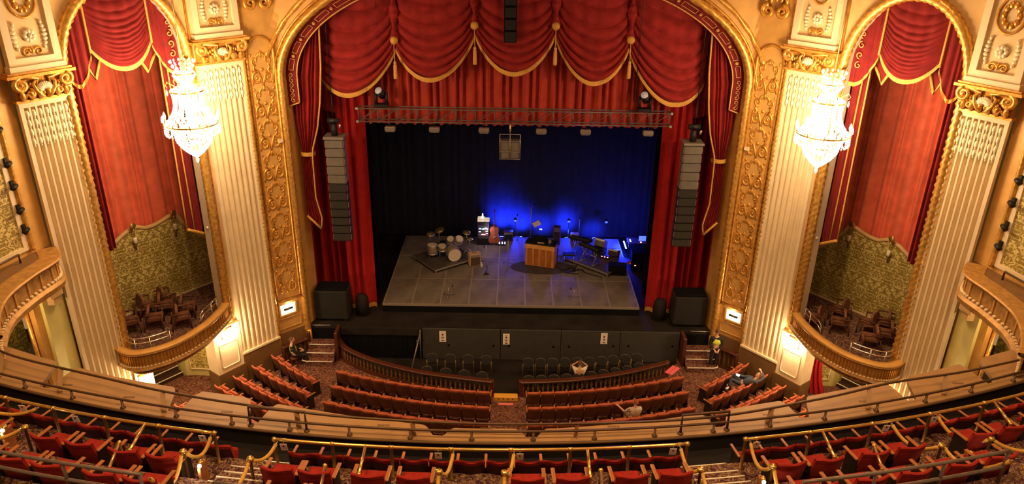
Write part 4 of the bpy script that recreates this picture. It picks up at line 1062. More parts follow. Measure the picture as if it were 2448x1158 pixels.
# mic stands
def micstand(label,x,y,h,boom=None,round_base=False,z=0.4):
    t=thing('microphone_stand',label,'microphone stand',(x,y,z))
    if round_base: MB().lathe([(0.0,0),(0.15,0),(0.15,0.02),(0.03,0.04)],14).build('base',GREYMET,t,True)
    else:
        for i in range(3): MB().tube([(0,0,0.12),(0.3*math.cos(2.1*i+.4),0.3*math.sin(2.1*i+.4),0.01)],0.014,5).build('leg',GREYMET,t,True)
    MB().tube([(0,0,0.02),(0,0,h)],0.016,6).build('pole',ALU,t,True)
    e=(0,0,h)
    if boom:
        e=(boom[0],boom[1],h+boom[2]); MB().tube([(-boom[0]*0.3,-boom[1]*0.3,h-boom[2]*0.3),e],0.012,5).build('boom',GREYMET,t,True)
    MB().tube([e,(e[0],e[1]-0.10,e[2]-0.03)],[0.022,0.03],6).build('microphone',BLACKMET,t,True)
    return t
micstand('pale microphone stand standing alone near the middle of the deck',-0.18,32.0,1.35)
t=micstand('black boom microphone stand in front of the tan amplifier',-1.22,32.1,0.95,(-0.1,-0.1,0.02))
micstand('short microphone stand at the front left of the deck',-2.75,28.7,0.42,(0.18,0,0.12))
micstand('short microphone stand at the front right of the deck',2.75,28.7,0.42,(-0.15,0,0.1))
micstand('thin microphone stand at the rear before the blue light, left',0.25,35.15,1.35)
micstand('thin microphone stand at the rear before the blue light, beside the music stand',0.95,35.1,1.75,(0.15,0,0.2))
micstand('thin microphone stand at the rear right before the blue light',3.45,35.15,1.25)
tag(MB().tube(spline([(-1.2,31.9,0.41),(-1.15,31.4,0.41),(-1.22,31.0,0.42),(-1.05,30.9,0.42),(-1.3,30.8,0.42),(-1.15,30.95,0.45)],30),0.02,5).build('cable_coil',BLACKMET,None,True),'black cable trailing from the boom stand on the deck','cable')
t=thing('floor_bottle','small water bottle standing on the deck beside the boom stand','bottle',(-1.42,31.6,0.4))
MB().lathe([(0.0,0),(0.05,0),(0.05,0.18),(0.02,0.22),(0.02,0.26)],10).build('bottle',mat('pale_plastic',(0.55,0.55,0.6),0.2),t,True)
MB().lathe([(0.024,0.25),(0.024,0.28),(0.0,0.28)],8).build('cap',PAPER,t,True)
# upright piano
ang=math.radians(-16)
t=thing('upright_piano','orange pine upright piano seen from its panelled back','piano',(1.4,32.05,0.4),ang)
w=1.42
MB().cbox(-w/2,w/2,-0.30,0.30,0.02,1.16,0.02).build('case',PINE,t)
MB().box(-w/2-0.01,w/2+0.01,-0.345,-0.29,0.94,1.16).build('top_rail',mat('pale_pine',(0.60,0.27,0.075),0.45,0,0.2,4),t)
for k in range(5):
    x=-w/2+0.02+k*(w-0.16)/4; MB().cbox(x,x+0.12,-0.345,-0.29,0.05,0.94,0.012).build('back_post',PINE,t)
for k in range(4):
    x=-w/2+0.14+k*(w-0.16)/4; MB().box(x+0.01,x+0.19,-0.312,-0.30,0.08,0.92).build('soundboard_panel',mat('dark_pine',(0.36,0.11,0.022),0.5,0,0.3,3),t)
MB().cbox(-w/2-0.03,w/2+0.03,-0.36,0.36,1.16,1.20,0.012).build('lid',BLACKMET,t)
MB().cbox(-w/2,w/2,0.30,0.58,0.55,0.72,0.02).build('key_bed',BLACKMET,t)
MB().box(-w/2+0.08,w/2-0.08,0.36,0.56,0.72,0.735).build('keys',PAPER,t)
for s in (-1,1): MB().box(s*(w/2-0.06)-0.04,s*(w/2-0.06)+0.04,0.5,0.56,0,0.55).build('leg',BLACKMET,t)
F_=Rz(1.4,32.05,0.4,ang)
tag(MB(F_@Matrix.Rotation(0.15,4,'Z')).box(-0.18,0.14,-0.22,0.02,1.203,1.215).build('sheet_of_paper',AMPTAN),'tan sheet of paper lying on the piano lid','paper')
t=thing('black_cover','crumpled black cover heaped on the piano lid','cloth',tuple(F_@Vector((0.1,0.2,1.2))))
MB(F_).grid(lambda a,b:(lerp(-0.62,0.5,a),lerp(-0.1,0.36,b),1.2+0.30*math.sin(PI*a)**0.8*math.sin(PI*b)**0.6*(0.75+0.25*math.sin(a*17+b*5))),20,10).build('folds',BLACK,t,True,world=True)
t=thing('metal_pitcher','small grey pitcher on the right of the piano lid','pitcher',tuple(F_@Vector((0.42,-0.1,1.2))))
MB(F_).lathe([(0.0,0),(0.07,0),(0.075,0.1),(0.06,0.2),(0.065,0.22)],12,(0.42,-0.12,1.2)).build('body',GREYMET,t,True,world=True)
MB(F_).tube([(0.49,-0.12,1.25),(0.54,-0.12,1.3),(0.48,-0.12,1.39)],0.012,5).build('handle',GREYMET,t,True,world=True)
tag(MB().prism([(0.55+1.5*math.cos(a*PI/16)+0.9,31.75+0.75*math.sin(a*PI/16)) for a in range(32)],0.402,0.41).build('round_rug',mat('dark_rug',(0.045,0.03,0.025),0.95,0,0.3,3)),'dark oval rug under the upright piano','rug')
t=thing('music_stand','music stand holding a tilted pale sheet behind the piano','music stand',(1.25,33.6,0.4))
MB().tube([(0,0,0.05),(0,0,1.35)],0.016,6).build('pole',BLACKMET,t,True)
for i in range(3): MB().tube([(0,0,0.2),(0.25*math.cos(2.1*i),0.25*math.sin(2.1*i),0)],0.012,5).build('leg',BLACKMET,t,True)
DM=Matrix.Translation((-0.06,0,1.5))@Matrix.Rotation(-0.5,4,'Y')@Matrix.Rotation(0.35,4,'X')
MB(DM).box(-0.2,0.2,-0.01,0.01,-0.16,0.16).build('desk',BLACKMET,t)
MB(DM).box(-0.19,0.19,-0.02,-0.012,-0.17,0.15).build('sheet',mat('sheet_paper',(0.78,0.66,0.5),0.7),t)
MB().tube([(0.1,0,1.2),(0.22,0,1.18)],0.025,6).build('clip_lamp',mat('blue_clip',(.5,.7,1),.4,emit=(.4,.6,1),estr=4),t,True)
# keyboards etc. on the right riser
def kstand(label,x,y,ang,l):
    t=thing('keyboard_stand',label,'keyboard',(x,y,0.62),ang)
    MB().cbox(-l/2,l/2,-0.16,0.16,0.72,0.84,0.02).build('keyboard_body',BLACKMET,t)
    MB().box(-l/2+0.08,l/2-0.08,-0.14,-0.0,0.84,0.85).build('keys',CHARCOAL,t)
    for s in (-1,1):
        MB().tube([(s*l*0.3,-0.22,0),(s*l*0.3,0.0,0.4),(s*l*0.3,0.16,0.72)],0.018,5).build('leg',ALU,t,True)
        MB().tube([(s*l*0.3,0.22,0),(s*l*0.3,0.0,0.4),(s*l*0.3,-0.16,0.72)],0.018,5).build('leg',ALU,t,True)
        MB().tube([(s*l*0.3,-0.25,0.01),(s*l*0.3,0.25,0.01)],0.018,5).build('foot',ALU,t,True)
    MB().tube([(-l*0.3,0,0.4),(l*0.3,0,0.4)],0.014,5).build('brace',ALU,t,True)
kstand('black keyboard on a chrome stand at the front of the right riser',3.72,31.95,math.radians(-48),1.25)
kstand('black keyboard on a chrome stand at the back of the right riser',3.35,32.9,math.radians(-30),1.1)
amp('floor_monitor','grey wedge monitor tipped up on the right riser',4.3,33.0,0.55,0.36,0.40,math.radians(-35),mat('grey_olive',(0.15,0.14,0.10),0.7,0,0.15,8),mat('grey_olive',(0,0,0)),0.95,-0.5)
t=thing('monitor_shelf','black shelf case carrying the tipped monitor','case',(4.3,33.05,0.62),math.radians(-35)); MB().cbox(-0.3,0.3,-0.2,0.2,0,0.33,0.02).build('case',BLACKMET,t)
for s in (-1,1): MB().box(s*0.3-0.01,s*0.3+0.01,-0.06,0.06,0.15,0.2).build('latch',ALU,t)
amp('floor_monitor','dark wedge monitor lying near the right end of the riser',4.95,32.7,0.5,0.36,0.34,math.radians(-30),WALNUT,GRILLE,0.62,-0.35)
t=thing('effects_pedals','row of small effect pedals with red lights on the right riser','pedals',(4.5,32.45,0.62),-0.5)
for k in range(3): MB().cbox(-0.2+0.15*k,-0.08+0.15*k,-0.08,0.08,0,0.07,0.01).build('pedal',BLACKMET,t)
for k in range(3): MB().box(-0.17+0.15*k,-0.11+0.15*k,-0.05,-0.02,0.07,0.085).build('red_light',mat('led_red',(1,.1,.05),.4,emit=(1,.12,.05),estr=12),t)
t=thing('keyboard_player_stool','padded black stool between the keyboards and the piano','stool',(2.75,32.3,0.4))
MB().cbox(-0.3,0.3,-0.18,0.18,0.42,0.52,0.03).build('cushion',BLACKMET,t)
for sx in (-1,1):
    for sy in (-1,1): MB().tube([(sx*0.25,sy*0.14,0),(sx*0.22,sy*0.12,0.42)],0.016,5).build('leg',ALU,t,True)
t=thing('equipment_case','black equipment case on the deck beside the riser corner','case',(4.95,31.2,0.4),-0.1)
MB().cbox(-0.42,0.42,-0.25,0.25,0.03,0.5,0.03).build('shell',BLACK,t)
MB().box(-0.43,0.43,-0.255,0.255,0.36,0.38).build('rim',BLACKMET,t)
# cables between piano and riser
for k,pts in enumerate(([(2.2,31.7,0.42),(2.7,31.3,0.42),(3.2,31.6,0.42),(3.5,31.2,0.42),(4.2,30.75,0.42)],[(2.3,31.3,0.42),(2.9,31.75,0.43),(3.0,31.35,0.43),(2.5,31.2,0.43),(3.1,31.05,0.42)],[(2.6,31.9,0.42),(3.1,31.9,0.44),(2.9,31.5,0.44),(3.4,31.5,0.42)])):
    tag(MB().tube(spline(pts,24),0.028,5).build('stage_cable',BLACKMET,None,True),'black cable loop on the deck between piano and keyboard riser, %s'%('longest one','the coiled one','the rear one')[k],'cable')
# side table with blue-lit desk at the right wing
t=thing('wing_desk','blue-lit technician desk with small screens in the right wing','desk',(6.35,34.3,0))
MB().cbox(-0.5,0.5,-0.35,0.35,0.72,0.78,0.01).build('desk_top',CHARCOAL,t)
for sx in (-1,1):
    for sy in (-1,1): MB().box(sx*0.45-0.03,sx*0.45+0.03,sy*0.3-0.03,sy*0.3+0.03,0,0.72).build('leg',BLACKMET,t)
MB().box(-0.4,-0.34,-0.2,0.1,0.78,0.80).build('paper_strip',mat('pink_strip',(1,.6,.5),.5,emit=(1,.5,.4),estr=1.5),t)
MB().box(0.05,0.4,-0.1,-0.07,0.8,1.05).build('screen',mat('blue_screen',(.02,.05,.4),.4,emit=(.05,.1,1),estr=1.6),t)
MB().box(0.1,0.16,-0.3,-0.26,0.78,0.82).build('red_light',mat('led_red',(1,.1,.05)),t)
t=thing('rack_case','black rolling rack case in the right wing, below the desk','case',(6.15,32.6,0))
MB().cbox(-0.35,0.35,-0.3,0.3,0.08,0.95,0.02).build('case',BLACK,t)
for sx in (-1,1):
    for sy in (-1,1): MB().lathe([(0.05,0),(0.05,0.08)],8,(sx*0.28,sy*0.24,0)).build('caster',BLACKMET,t)
MB().box(-0.2,-0.14,-0.32,-0.30,0.3,0.34).build('red_light',mat('led_red',(1,.1,.05)),t)
# LED floor cans washing the backdrop blue
BLUE=(0.012,0.03,1.0)
for k,(x,y,p,tz) in enumerate(((-0.55,35.5,1500,1.15),(0.45,35.5,1200,0.9),(1.6,35.5,520,0.7),(2.85,35.5,1050,0.9),(4.3,35.5,330,0.4))):
    t=thing('blue_floor_light','blue LED floor light washing the backdrop, %s from the left'%ORD[k],'stage light',(x,y,0),0,'blue floor lights')
    MB().tube([(0,-0.12,0.16),(0,0.06,0.26)],[0.10,0.12],10).build('can',BLACKMET,t,True)
    MB().tube([(0,0.062,0.262),(0,0.072,0.268)],0.11,10).build('lens',mat('blue_lens',(.1,.2,1),.3,emit=(.1,.2,1),estr=25),t,True)
    for s in (-1,1): MB().box(s*0.13-0.01,s*0.13+0.01,-0.03,0.03,0,0.25).build('yoke',BLACKMET,t)
    light('blue_wash','SPOT',(x,y+0.1,0.55),p,BLUE,0.1,(x,36.5,tz),92,1.0)
# blue LED bar lighting the riser end
t=thing('blue_led_bar','blue LED bar at the rear right corner of the deck','stage light',(5.75,34.4,0.4))
MB().box(-0.04,0.04,-0.5,0.5,0.0,0.08).build('housing',BLACKMET,t)
MB().box(-0.03,0.03,-0.48,0.48,0.08,0.085).build('lens',mat('blue_lens',(0,0,0)),t)
light('blue_bar_light','POINT',(5.6,34.4,0.85),230,BLUE,0.15)
light('blue_bar_light','POINT',(5.3,33.6,1.1),90,BLUE,0.15)
for k,(x,p) in enumerate(((0.15,210),(2.95,200),(4.9,230))):  # stand lamps added to wash the rear deck and gear blue
    t=thing('added_blue_stand_light','added blue lamp on a short stand behind the deck, %s from the left'%ORD[k],'stage light',(x,35.75,0),0,'added blue stand lights')
    MB().tube([(0,0,0.03),(0,0,1.15)],0.018,6).build('pole',BLACKMET,t,True)
    MB().lathe([(0,0),(0.16,0),(0.16,0.02),(0.02,0.04)],12).build('base',BLACKMET,t,True)
    MB().tube([(0,0.08,1.26),(0,-0.06,1.18)],[0.07,0.09],10).build('lamp_head',BLACKMET,t,True)
    MB().tube([(0,-0.062,1.178),(0,-0.07,1.173)],0.08,10).build('lens',mat('blue_lens_dim',(.05,.1,.6),.3,emit=(.05,.1,1),estr=1.5),t,True)
    light('blue_down_wash','SPOT',(x,35.62,1.12),p,BLUE,0.08,(x,34.6,0.4),120,1.0)
light('rack_glow','POINT',(-1.2,33.9,1.3),9,(0.75,0.6,1.0),0.1)
# ================================================================== ORCHESTRA SEATS
def make_seat(label, cat='seat', w=0.51, plush=ORCHRED, back=SEATBACK, arm=ARMWOOD, H=0.86, group=None, arms=(-1,), lowseat=0.44, wave=0.0, folded=True, aw=0.028, pivot=0.34, curve=0.06):
    t=thing('theatre_seat',label,cat,(0,0,0),0,group)
    hw=w/2-0.012
    # upholstered back, leaning and dished, rounded top
    def bk(a,b,off):
        x=lerp(-hw,hw,a); zt=H-0.03*abs(2*a-1)**6-wave*0
        z=lerp(0.30,zt,b); y=-0.16-0.12*b-curve*math.cos(PI*(2*a-1)/2)
        return (x,y+off,z)
    m=MB(); n=6
    m.grid(lambda a,b:bk(a,b,0.045),n,3); 
    m.grid(lambda a,b:(bk(a,1,lerp(0.045,-0.012,b))[0],bk(a,1,lerp(0.045,-0.012,b))[1],bk(a,1,0)[2]+0.022*math.sin(PI*b)),n,3)
    m.grid(lambda a,b:bk(a,lerp(1,0.86,b),-0.012),n,1)
    for s in (0,1): m.grid(lambda a,b,s=s:bk(s,b,lerp(0.045,-0.012,a)),1,3)
    m.build('backrest',plush,t,True)
    m=MB(); m.grid(lambda a,b:bk(a,lerp(0.86,0.0,b),-0.018),n,3); m.build('back_panel',back,t,True)
    m=MB(Matrix.Translation((0,-0.13,pivot if folded else 0.44))@Matrix.Rotation(1.25 if folded else 0.0,4,'X')) ; m.cbox(-hw+0.02,hw-0.02,-0.02,0.38,-0.06,0.04,0.035); m.build('seat',plush,t)
    for s in arms:
        x=s*(w/2); m=MB(); m.cbox(x-aw,x+aw,-0.20,0.20,0.60,0.635,0.012); m.build('armrest',arm,t)
        m=MB(); m.prism([(-0.24,0.0),(0.12,0.0),(0.10,0.6),(-0.20,0.6)],x-0.012,x+0.012,xf=Matrix(((0,0,1,0),(1,0,0,0),(0,1,0,0),(0,0,0,1)))); m.build('standard',DARKIRON,t)
    return t
PS=make_seat('x'); PS_T=proto_children(PS)
PSE=make_seat('x',arms=(-1,1)); PSE_T=proto_children(PSE)
used={'a':False,'b':False}
def put_seat(x,y,z,rz,label,group,end=False):
    src,tree,key=(PSE,PSE_T,'b') if end else (PS,PS_T,'a')
    if not used[key]:
        used[key]=True; src.location=(x,y,z); src.rotation_euler=(0,0,rz); src['label']=label; src['group']=group
        return src
    return dup(src,tree,(x,y,z),rz,label,group)
def along(fy,x0,x1,pitch):
    """points spaced by pitch along y=fy(x) from x0 to x1 (inclusive count rounding)"""
    N=400; xs=[lerp(x0,x1,i/N) for i in range(N+1)]; cum=[0]
    for a,b in zip(xs,xs[1:]): cum.append(cum[-1]+math.hypot(b-a,fy(b)-fy(a)))
    n=max(1,int(round(cum[-1]/pitch))); out=[]
    for k in range(n):
        s=cum[-1]*(k+0.5)/n; i=next(j for j in range(N+1) if cum[j]>=s); x=xs[i]
        sl=(fy(x+0.01)-fy(x-0.01))/0.02
        out.append((x,fy(x),math.atan(sl)))
    return out,cum[-1]/n
ROWN=['front row','second row','third row','fourth row','fifth row']
ROWS=[(22.68,0.0303),(21.70,0.0292),(20.68,0.0283),(19.66,0.0275),(18.66,0.0270)]
for r,(y0,k) in enumerate(ROWS):
    for s in (-1,1):
        xo=6.62 if r<3 else 6.5
        pts,pt=along(lambda x:y0+0.28+k*x*x,0.62*s if s>0 else -0.68,xo*s,0.51)
        for i,(x,y,a) in enumerate(pts):
            put_seat(x,y,zfloor(y-0.3),a,'%s seat left of the centre aisle, %s behind the pit rail'%(ORD[i],ROWN[r]) if s<0 else '%s seat right of the centre aisle, %s behind the pit rail'%(ORD[i],ROWN[r]),'centre block seats',end=(i==len(pts)-1 and s>0) or (i==0 and s<0))
SR=[((-9.55,25.12),(-7.53,23.42),0.10),((-10.08,24.35),(-7.50,22.50),0.12),((-10.55,23.61),(-7.50,21.55),0.12),((-11.0,22.95),(-7.45,20.72),0.12),((-11.43,22.28),(-7.5,19.85),0.12),((-11.93,21.65),(-8.2,19.2),0.1)]
for r,(A,B,cv) in enumerate(SR):
    for s in (-1,1):
        ax=abs(A[0]); bx=abs(B[0])
        L_=math.hypot(ax-bx,A[1]-B[1]); n=int(round(L_/0.51))
        for i in range(n):
            t=(i+0.5)/n; x=lerp(ax,bx,t); y=lerp(A[1],B[1],t)-cv*math.sin(PI*t)
            a=math.atan2(A[1]-B[1],ax-bx)   # slope angle of the row
            fx,fy=-math.sin(a),math.cos(a)   # forward of a right-hand row seat
            rz=a if s>0 else -a
            px=(x+fx*0.28)*s; py=y+fy*0.28
            put_seat(px,py,zfloor(py),rz,'%s seat from the %s wall, %s of the %s side block'%(ORD[i],SIDE[s],ROWN[r] if r<5 else 'last visible row',SIDE[s]),'%s side block seats'%SIDE[s],end=(i==n-1 and s<0) or (i==0 and s>0))

# ================================================================== PIT: BALUSTRADES, CHAIRS
BAL=None
def balustrade(label,pts,zb,zt,n,spacing=0.19,name='pit_balustrade'):
    global BAL
    t=thing(name,label,'railing',(pts[len(pts)//2][0],pts[len(pts)//2][1],zb))
    sp=spline([(p[0],p[1],0) for p in pts],n)
    def sw(prof):
        m=MB(); vs=[]; k=len(prof)
        for i,c in enumerate(sp):
            d=sp[min(i+1,n)]-sp[max(i-1,0)]; d.normalize(); nn=Vector((-d.y,d.x,0))
            for o,z in prof: vs.append((c.x+nn.x*o,c.y+nn.y*o,z))
        m.add(vs,[(i*k+q,i*k+(q+1)%k,(i+1)*k+(q+1)%k,(i+1)*k+q) for i in range(n) for q in range(k)]+[tuple(range(k))[::-1],tuple(n*k+q for q in range(k))]); return m
    sw([(-0.10,zt-0.09),(-0.12,zt-0.03),(-0.09,zt),(0.09,zt),(0.12,zt-0.03),(0.10,zt-0.09)]).build('hand_rail',MAHOG,t,world=True)
    sw([(-0.10,zb),(-0.09,zb+0.10),(0.09,zb+0.10),(0.10,zb)]).build('bottom_rail',MAHOG,t,world=True)
    L=sum((b-a).length for a,b in zip(sp,sp[1:])); m=int(L/spacing); inv=MW[t.name].inverted()
    h=zt-0.09-zb-0.10
    for k in range(m):
        s=(k+0.5)/m*L; acc=0
        for a,b in zip(sp,sp[1:]):
            l=(b-a).length
            if acc+l>=s: p=a.lerp(b,(s-acc)/l); break
            acc+=l
        M=inv@Matrix.Translation((p.x,p.y,zb+0.10))@Matrix.Diagonal((1,1,h/0.5,1))
        if BAL is None:
            BAL=MB().lathe([(0.042,0),(0.042,0.05),(0.028,0.07),(0.048,0.16),(0.050,0.24),(0.030,0.34),(0.026,0.40),(0.042,0.45),(0.042,0.5)],8).build('baluster',mat('turned_oak',(0.20,0.085,0.03),0.4,0,0.3,6),t,True); BAL.matrix_basis=M
        else: inst(BAL,t,M,'baluster')
    for p in (sp[0],sp[-1]):
        MB().cbox(p.x-0.08,p.x+0.08,p.y-0.08,p.y+0.08,zb,zt+0.02,0.015).build('newel_post',MAHOG,t,world=True)
    return t
balustrade('curved mahogany balustrade with turned balusters, left of the pit gap',RAILPTS_L,-1.3,-0.60,60)
balustrade('curved mahogany balustrade with turned balusters, right of the pit gap',RAILPTS_R,-1.3,-0.60,40)
for sx in (-1,1):
    F=frame(P0,P1,sx)
    a=F@Vector((0.2,0.12,0)); b=F@Vector((1.25,0.12,0))
    balustrade('short mahogany railing against the wall beside the %s stage steps'%SIDE[sx],[(a.x,a.y),((a.x+b.x)/2,(a.y+b.y)/2),(b.x,b.y)],-1.3,-0.42,8,0.2,'wall_balustrade')
# banquet chairs in the pit
C=thing('pit_chair','x','chair')
m=MB(); 
m.prism([(0.19*math.cos(a),0.19*math.sin(a)) for a in [i*2*PI/16 for i in range(16)]],0.44,0.50); m.build('seat',mat('charcoal_fabric',(0.030,0.027,0.026),0.85,0,0.2,10),C,True)
bp=[(-0.17,0.52),(0.17,0.52),(0.205,0.70)]+[(0.205*math.cos(a*PI/10),0.76+0.16*math.sin(a*PI/10)) for a in range(0,11)]+[(-0.205,0.70)]
XZ=Matrix(((1,0,0,0),(0,0,-1,0),(0,1,0,0),(0,0,0,1)))
m=MB(Matrix.Translation((0,-0.22,0))@Matrix.Rotation(-0.1,4,'X')@XZ); m.prism(bp,-0.02,0.03); m.build('backrest',mat('charcoal_fabric',(0,0,0)),C)
m=MB(Matrix.Translation((0,-0.22,0))@Matrix.Rotation(-0.1,4,'X')@XZ); m.tube([(x,z,0.005) for x,z in bp[1:-1]],0.018,5); m.build('back_piping',mat('grey_piping',(0.075,0.06,0.05),0.5),C,True)
GOLDLEG=mat('gold_tube',(0.42,0.30,0.11),0.35,0.6)
for sx in (-1,1):
    MB().tube([(sx*0.215,-0.30,0.72),(sx*0.215,-0.22,0.45),(sx*0.215,-0.24,0.0)],0.014,5).build('leg',GOLDLEG,C,True)
    MB().tube([(sx*0.20,0.16,0.45),(sx*0.21,0.19,0.0)],0.014,5).build('leg',GOLDLEG,C,True)
CT=proto_children(C); first=True
def put_chair(x,y,rz,label,group):
    global first
    if first:
        first=False; C.location=(x,y,-1.48); C.rotation_euler=(0,0,rz); C['label']=label; C['group']=group; return C
    return dup(C,CT,(x,y,-1.48),rz,label,group)
for i,x in enumerate((-3.18,-2.43,-1.70,-0.98)):
    put_chair(x,25.68-0.03*i,0.06,'black round-backed pit chair, %s from the left in the far row left of the gap'%ORD[i],'pit chairs')
    put_chair(x-0.12,24.42+0.29-0.11*i+0.04,0.12,'black pit chair close behind the rail left of the gap, %s from the left'%ORD[i],'pit chairs')
for i in range(10):
    x=0.74+0.497*i
    put_chair(x,25.45+0.006*i*i,-0.02*i*0.6,'black round-backed pit chair, %s from the gap in the far row right of the gap'%ORD[i],'pit chairs')
    put_chair(x,rail_y(x)+0.42,-0.03*i,'black pit chair close behind the rail right of the gap, %s from the gap'%ORD[i],'pit chairs')
# steps up to the stage on each side
for sx in (-1,1):
    S=SIDE[sx]; X=Matrix.Diagonal((sx,1,1,1))
    t=thing('stage_steps','carpeted steps with white nosings up to the %s of the stage'%S,'steps',(7.75*sx,26.1,-1.3))
    for k,(y0,z) in enumerate(((25.55,-1.05),(25.85,-0.83),(26.15,-0.61))):
        MB(X).box(7.22,8.35-0.0*k,y0,26.66,-1.3,z).build('step',CARPET,t,world=True)
        MB(X).tube([(7.24,y0,z),(8.30,y0,z)]+([(8.48,y0+0.06,z),(8.52,y0+0.2,z)] if k<2 else []),0.024,5).build('nosing',NOSING,t,True,world=True)
    MB(X).box(7.22,8.5,26.60,26.68,-0.61,-0.13).build('back_riser',BLACK,t,world=True)
    MB(X).cbox(7.08,7.22,26.0,26.7,-1.3,0.02,0.02).build('cheek_post',MAHOG,t,world=True)
    MB(X).cbox(8.30,8.42,26.3,26.68,-1.3,-0.15,0.02).build('cheek_post',MAHOG,t,world=True)
    MB(X).tube([(7.5,26.68,0.01),(8.4,26.66,0.01)],0.018,5).build('edge_strip',ALU,t,True,world=True)
# yellow step box and pink things in the centre aisle
t=thing('yellow_step_box','low yellow plastic step box in the centre aisle at the pit gap','step box',(-0.14,23.5,-1.3))
MB().cbox(-0.46,0.46,-0.12,0.14,0.0,0.22,0.03).build('box',mat('yellow_plastic',(0.72,0.36,0.05),0.45),t)
for k in range(4): MB().lathe([(0.0,0),(0.025,0),(0.025,0.006)],8,xf=Matrix.Translation((-0.27+0.18*k,-0.122,0.13))@Matrix.Rotation(PI/2,4,'X')).build('hole',BLACKMET,t)
tag(MB().cbox(-0.42,0.16,23.12,23.22,-1.29,-1.24,0.01).build('pink_strip',mat('pink_glow',(0.85,0.22,0.20),0.5)),'pink strip lying on the carpet before the yellow step box','strip')
t=thing('pink_cushions','two pink folded pads resting on the last seat beside the right rail end','pads',(6.3,24.45,-0.42))
PK=mat('pink_pad',(0.75,0.12,0.16),0.6)
for k in range(2): MB(Matrix.Translation((6.28+0.13*k,24.42-0.10*k,-0.42))@Matrix.Rotation(-0.7,4,'Z')).cbox(-0.08,0.07,-0.34,0.3,0,0.05,0.015).build('pad',PK,t,world=True)
# ================================================================== LOGE (foreground tiers)
def lc(x,y0): return y0+0.0155*(x+0.8)**2
TIERS=[(12.05,10.95,5.55),(10.95,9.78,6.10),(9.78,8.66,6.60),(8.66,6.0,7.10)]
m=MB()
for i,(ya,yb,z) in enumerate(TIERS):
    if i: m.grid(lambda a,b:(lerp(-15,15,a),lc(lerp(-15,15,a),lerp(yb,ya,b)),z),60,2)
    if i<3:
        zn=TIERS[i+1][2]; m.grid(lambda a,b:(lerp(-15,15,a),lc(lerp(-15,15,a),yb),lerp(zn,z,b)),60,1)
struct(m,'floor_loge',CARPET2)
m=MB(); m.grid(lambda a,b:(lerp(-15,15,a),lc(lerp(-15,15,a),lerp(10.95,12.05,b)),5.55),60,2); struct(m,'floor_loge_front',mat('ledge_gap_shade',(0.010,0.007,0.008),0.9))  # near-black colour stands in for the shade between seats and ledge
m=MB(); m.grid(lambda a,b:(lerp(-15,15,a),lc(lerp(-15,15,a),12.6),lerp(4.6,5.5,b)),60,1); m.grid(lambda a,b:(lerp(-15,15,a),lc(lerp(-15,15,a),lerp(6,12.6,b)),4.6),60,1); struct(m,'wall_loge_front',BROWNWALL)
# ledge with scalloped tables
CUTS=[-10.35,-7.15,-5.35,-1.45,0.47,4.45,6.35,9.0,11.2]
def ledge_depth(x):
    base=interp([(-12,1.25),(-9,1.05),(-6,1.02),(-3.5,0.72),(-1,0.45),(1,0.45),(3,0.58),(5.5,0.85),(8,1.0),(12,1.15)],x)
    d=min(abs(x-c) for c in CUTS)
    k=min(1,max(0,(d-0.13)/0.24)); k=math.sin(k*PI/2)**0.7 if k>0 else 0
    return lerp(min(0.22,base*0.4),base,k)
T=thing('loge_ledge','wide tan ledge with scalloped table tops along the front of the loge','ledge',(0,12.2,5.5))
N=520
m=MB(); X0,X1=-12.6,12.6
def near(x): return lc(x,12.02)
m.grid(lambda a,b:(lerp(X0,X1,a),near(lerp(X0,X1,a))+ledge_depth(lerp(X0,X1,a))*b,5.95),N,1)
m.grid(lambda a,b:(lerp(X0,X1,a),near(lerp(X0,X1,a))+ledge_depth(lerp(X0,X1,a)),lerp(5.95,5.86,b)),N,1)
m.build('ledge_top',LEDGE,T,world=True)
MB().grid(lambda a,b:(lerp(X0,X1,a),near(lerp(X0,X1,a))+0.22,lerp(5.9,5.0,b)),60,1).build('outer_face',OCHRE,T,world=True)
MB().tube([(lerp(X0,X1,i/80),near(lerp(X0,X1,i/80)),5.93) for i in range(81)],0.035,6).build('edge_bead',LEDGEDARK,T,True,world=True)
MB().grid(lambda a,b:(lerp(X0,X1,a),near(lerp(X0,X1,a))+0.01,lerp(5.91,5.5,b)),60,1).build('inner_face',mat('ledge_gap_shade',(0.010,0.007,0.008),0.9),T,world=True)  # same painted-in shade as the floor below it
# inlaid power flaps and vents
for k,x in enumerate((-9.9,-8.3,-6.0,-2.6,-0.45,2.2,5.6,7.9,10.4)):
    y=near(x)+0.28
    o=MB().cbox(x-0.16,x+0.16,y-0.08,y+0.08,5.945,5.957,0.004).build('table_flap',mat('flap_edge',(0.34,0.19,0.08),0.45),T,world=True)
    g=MB()
    for q in range(7): g.box(x-0.13+0.037*q,x-0.11+0.037*q,y+0.14,y+0.20,5.951,5.956)
    g.build('vent_slots',LEDGEDARK,T,world=True)
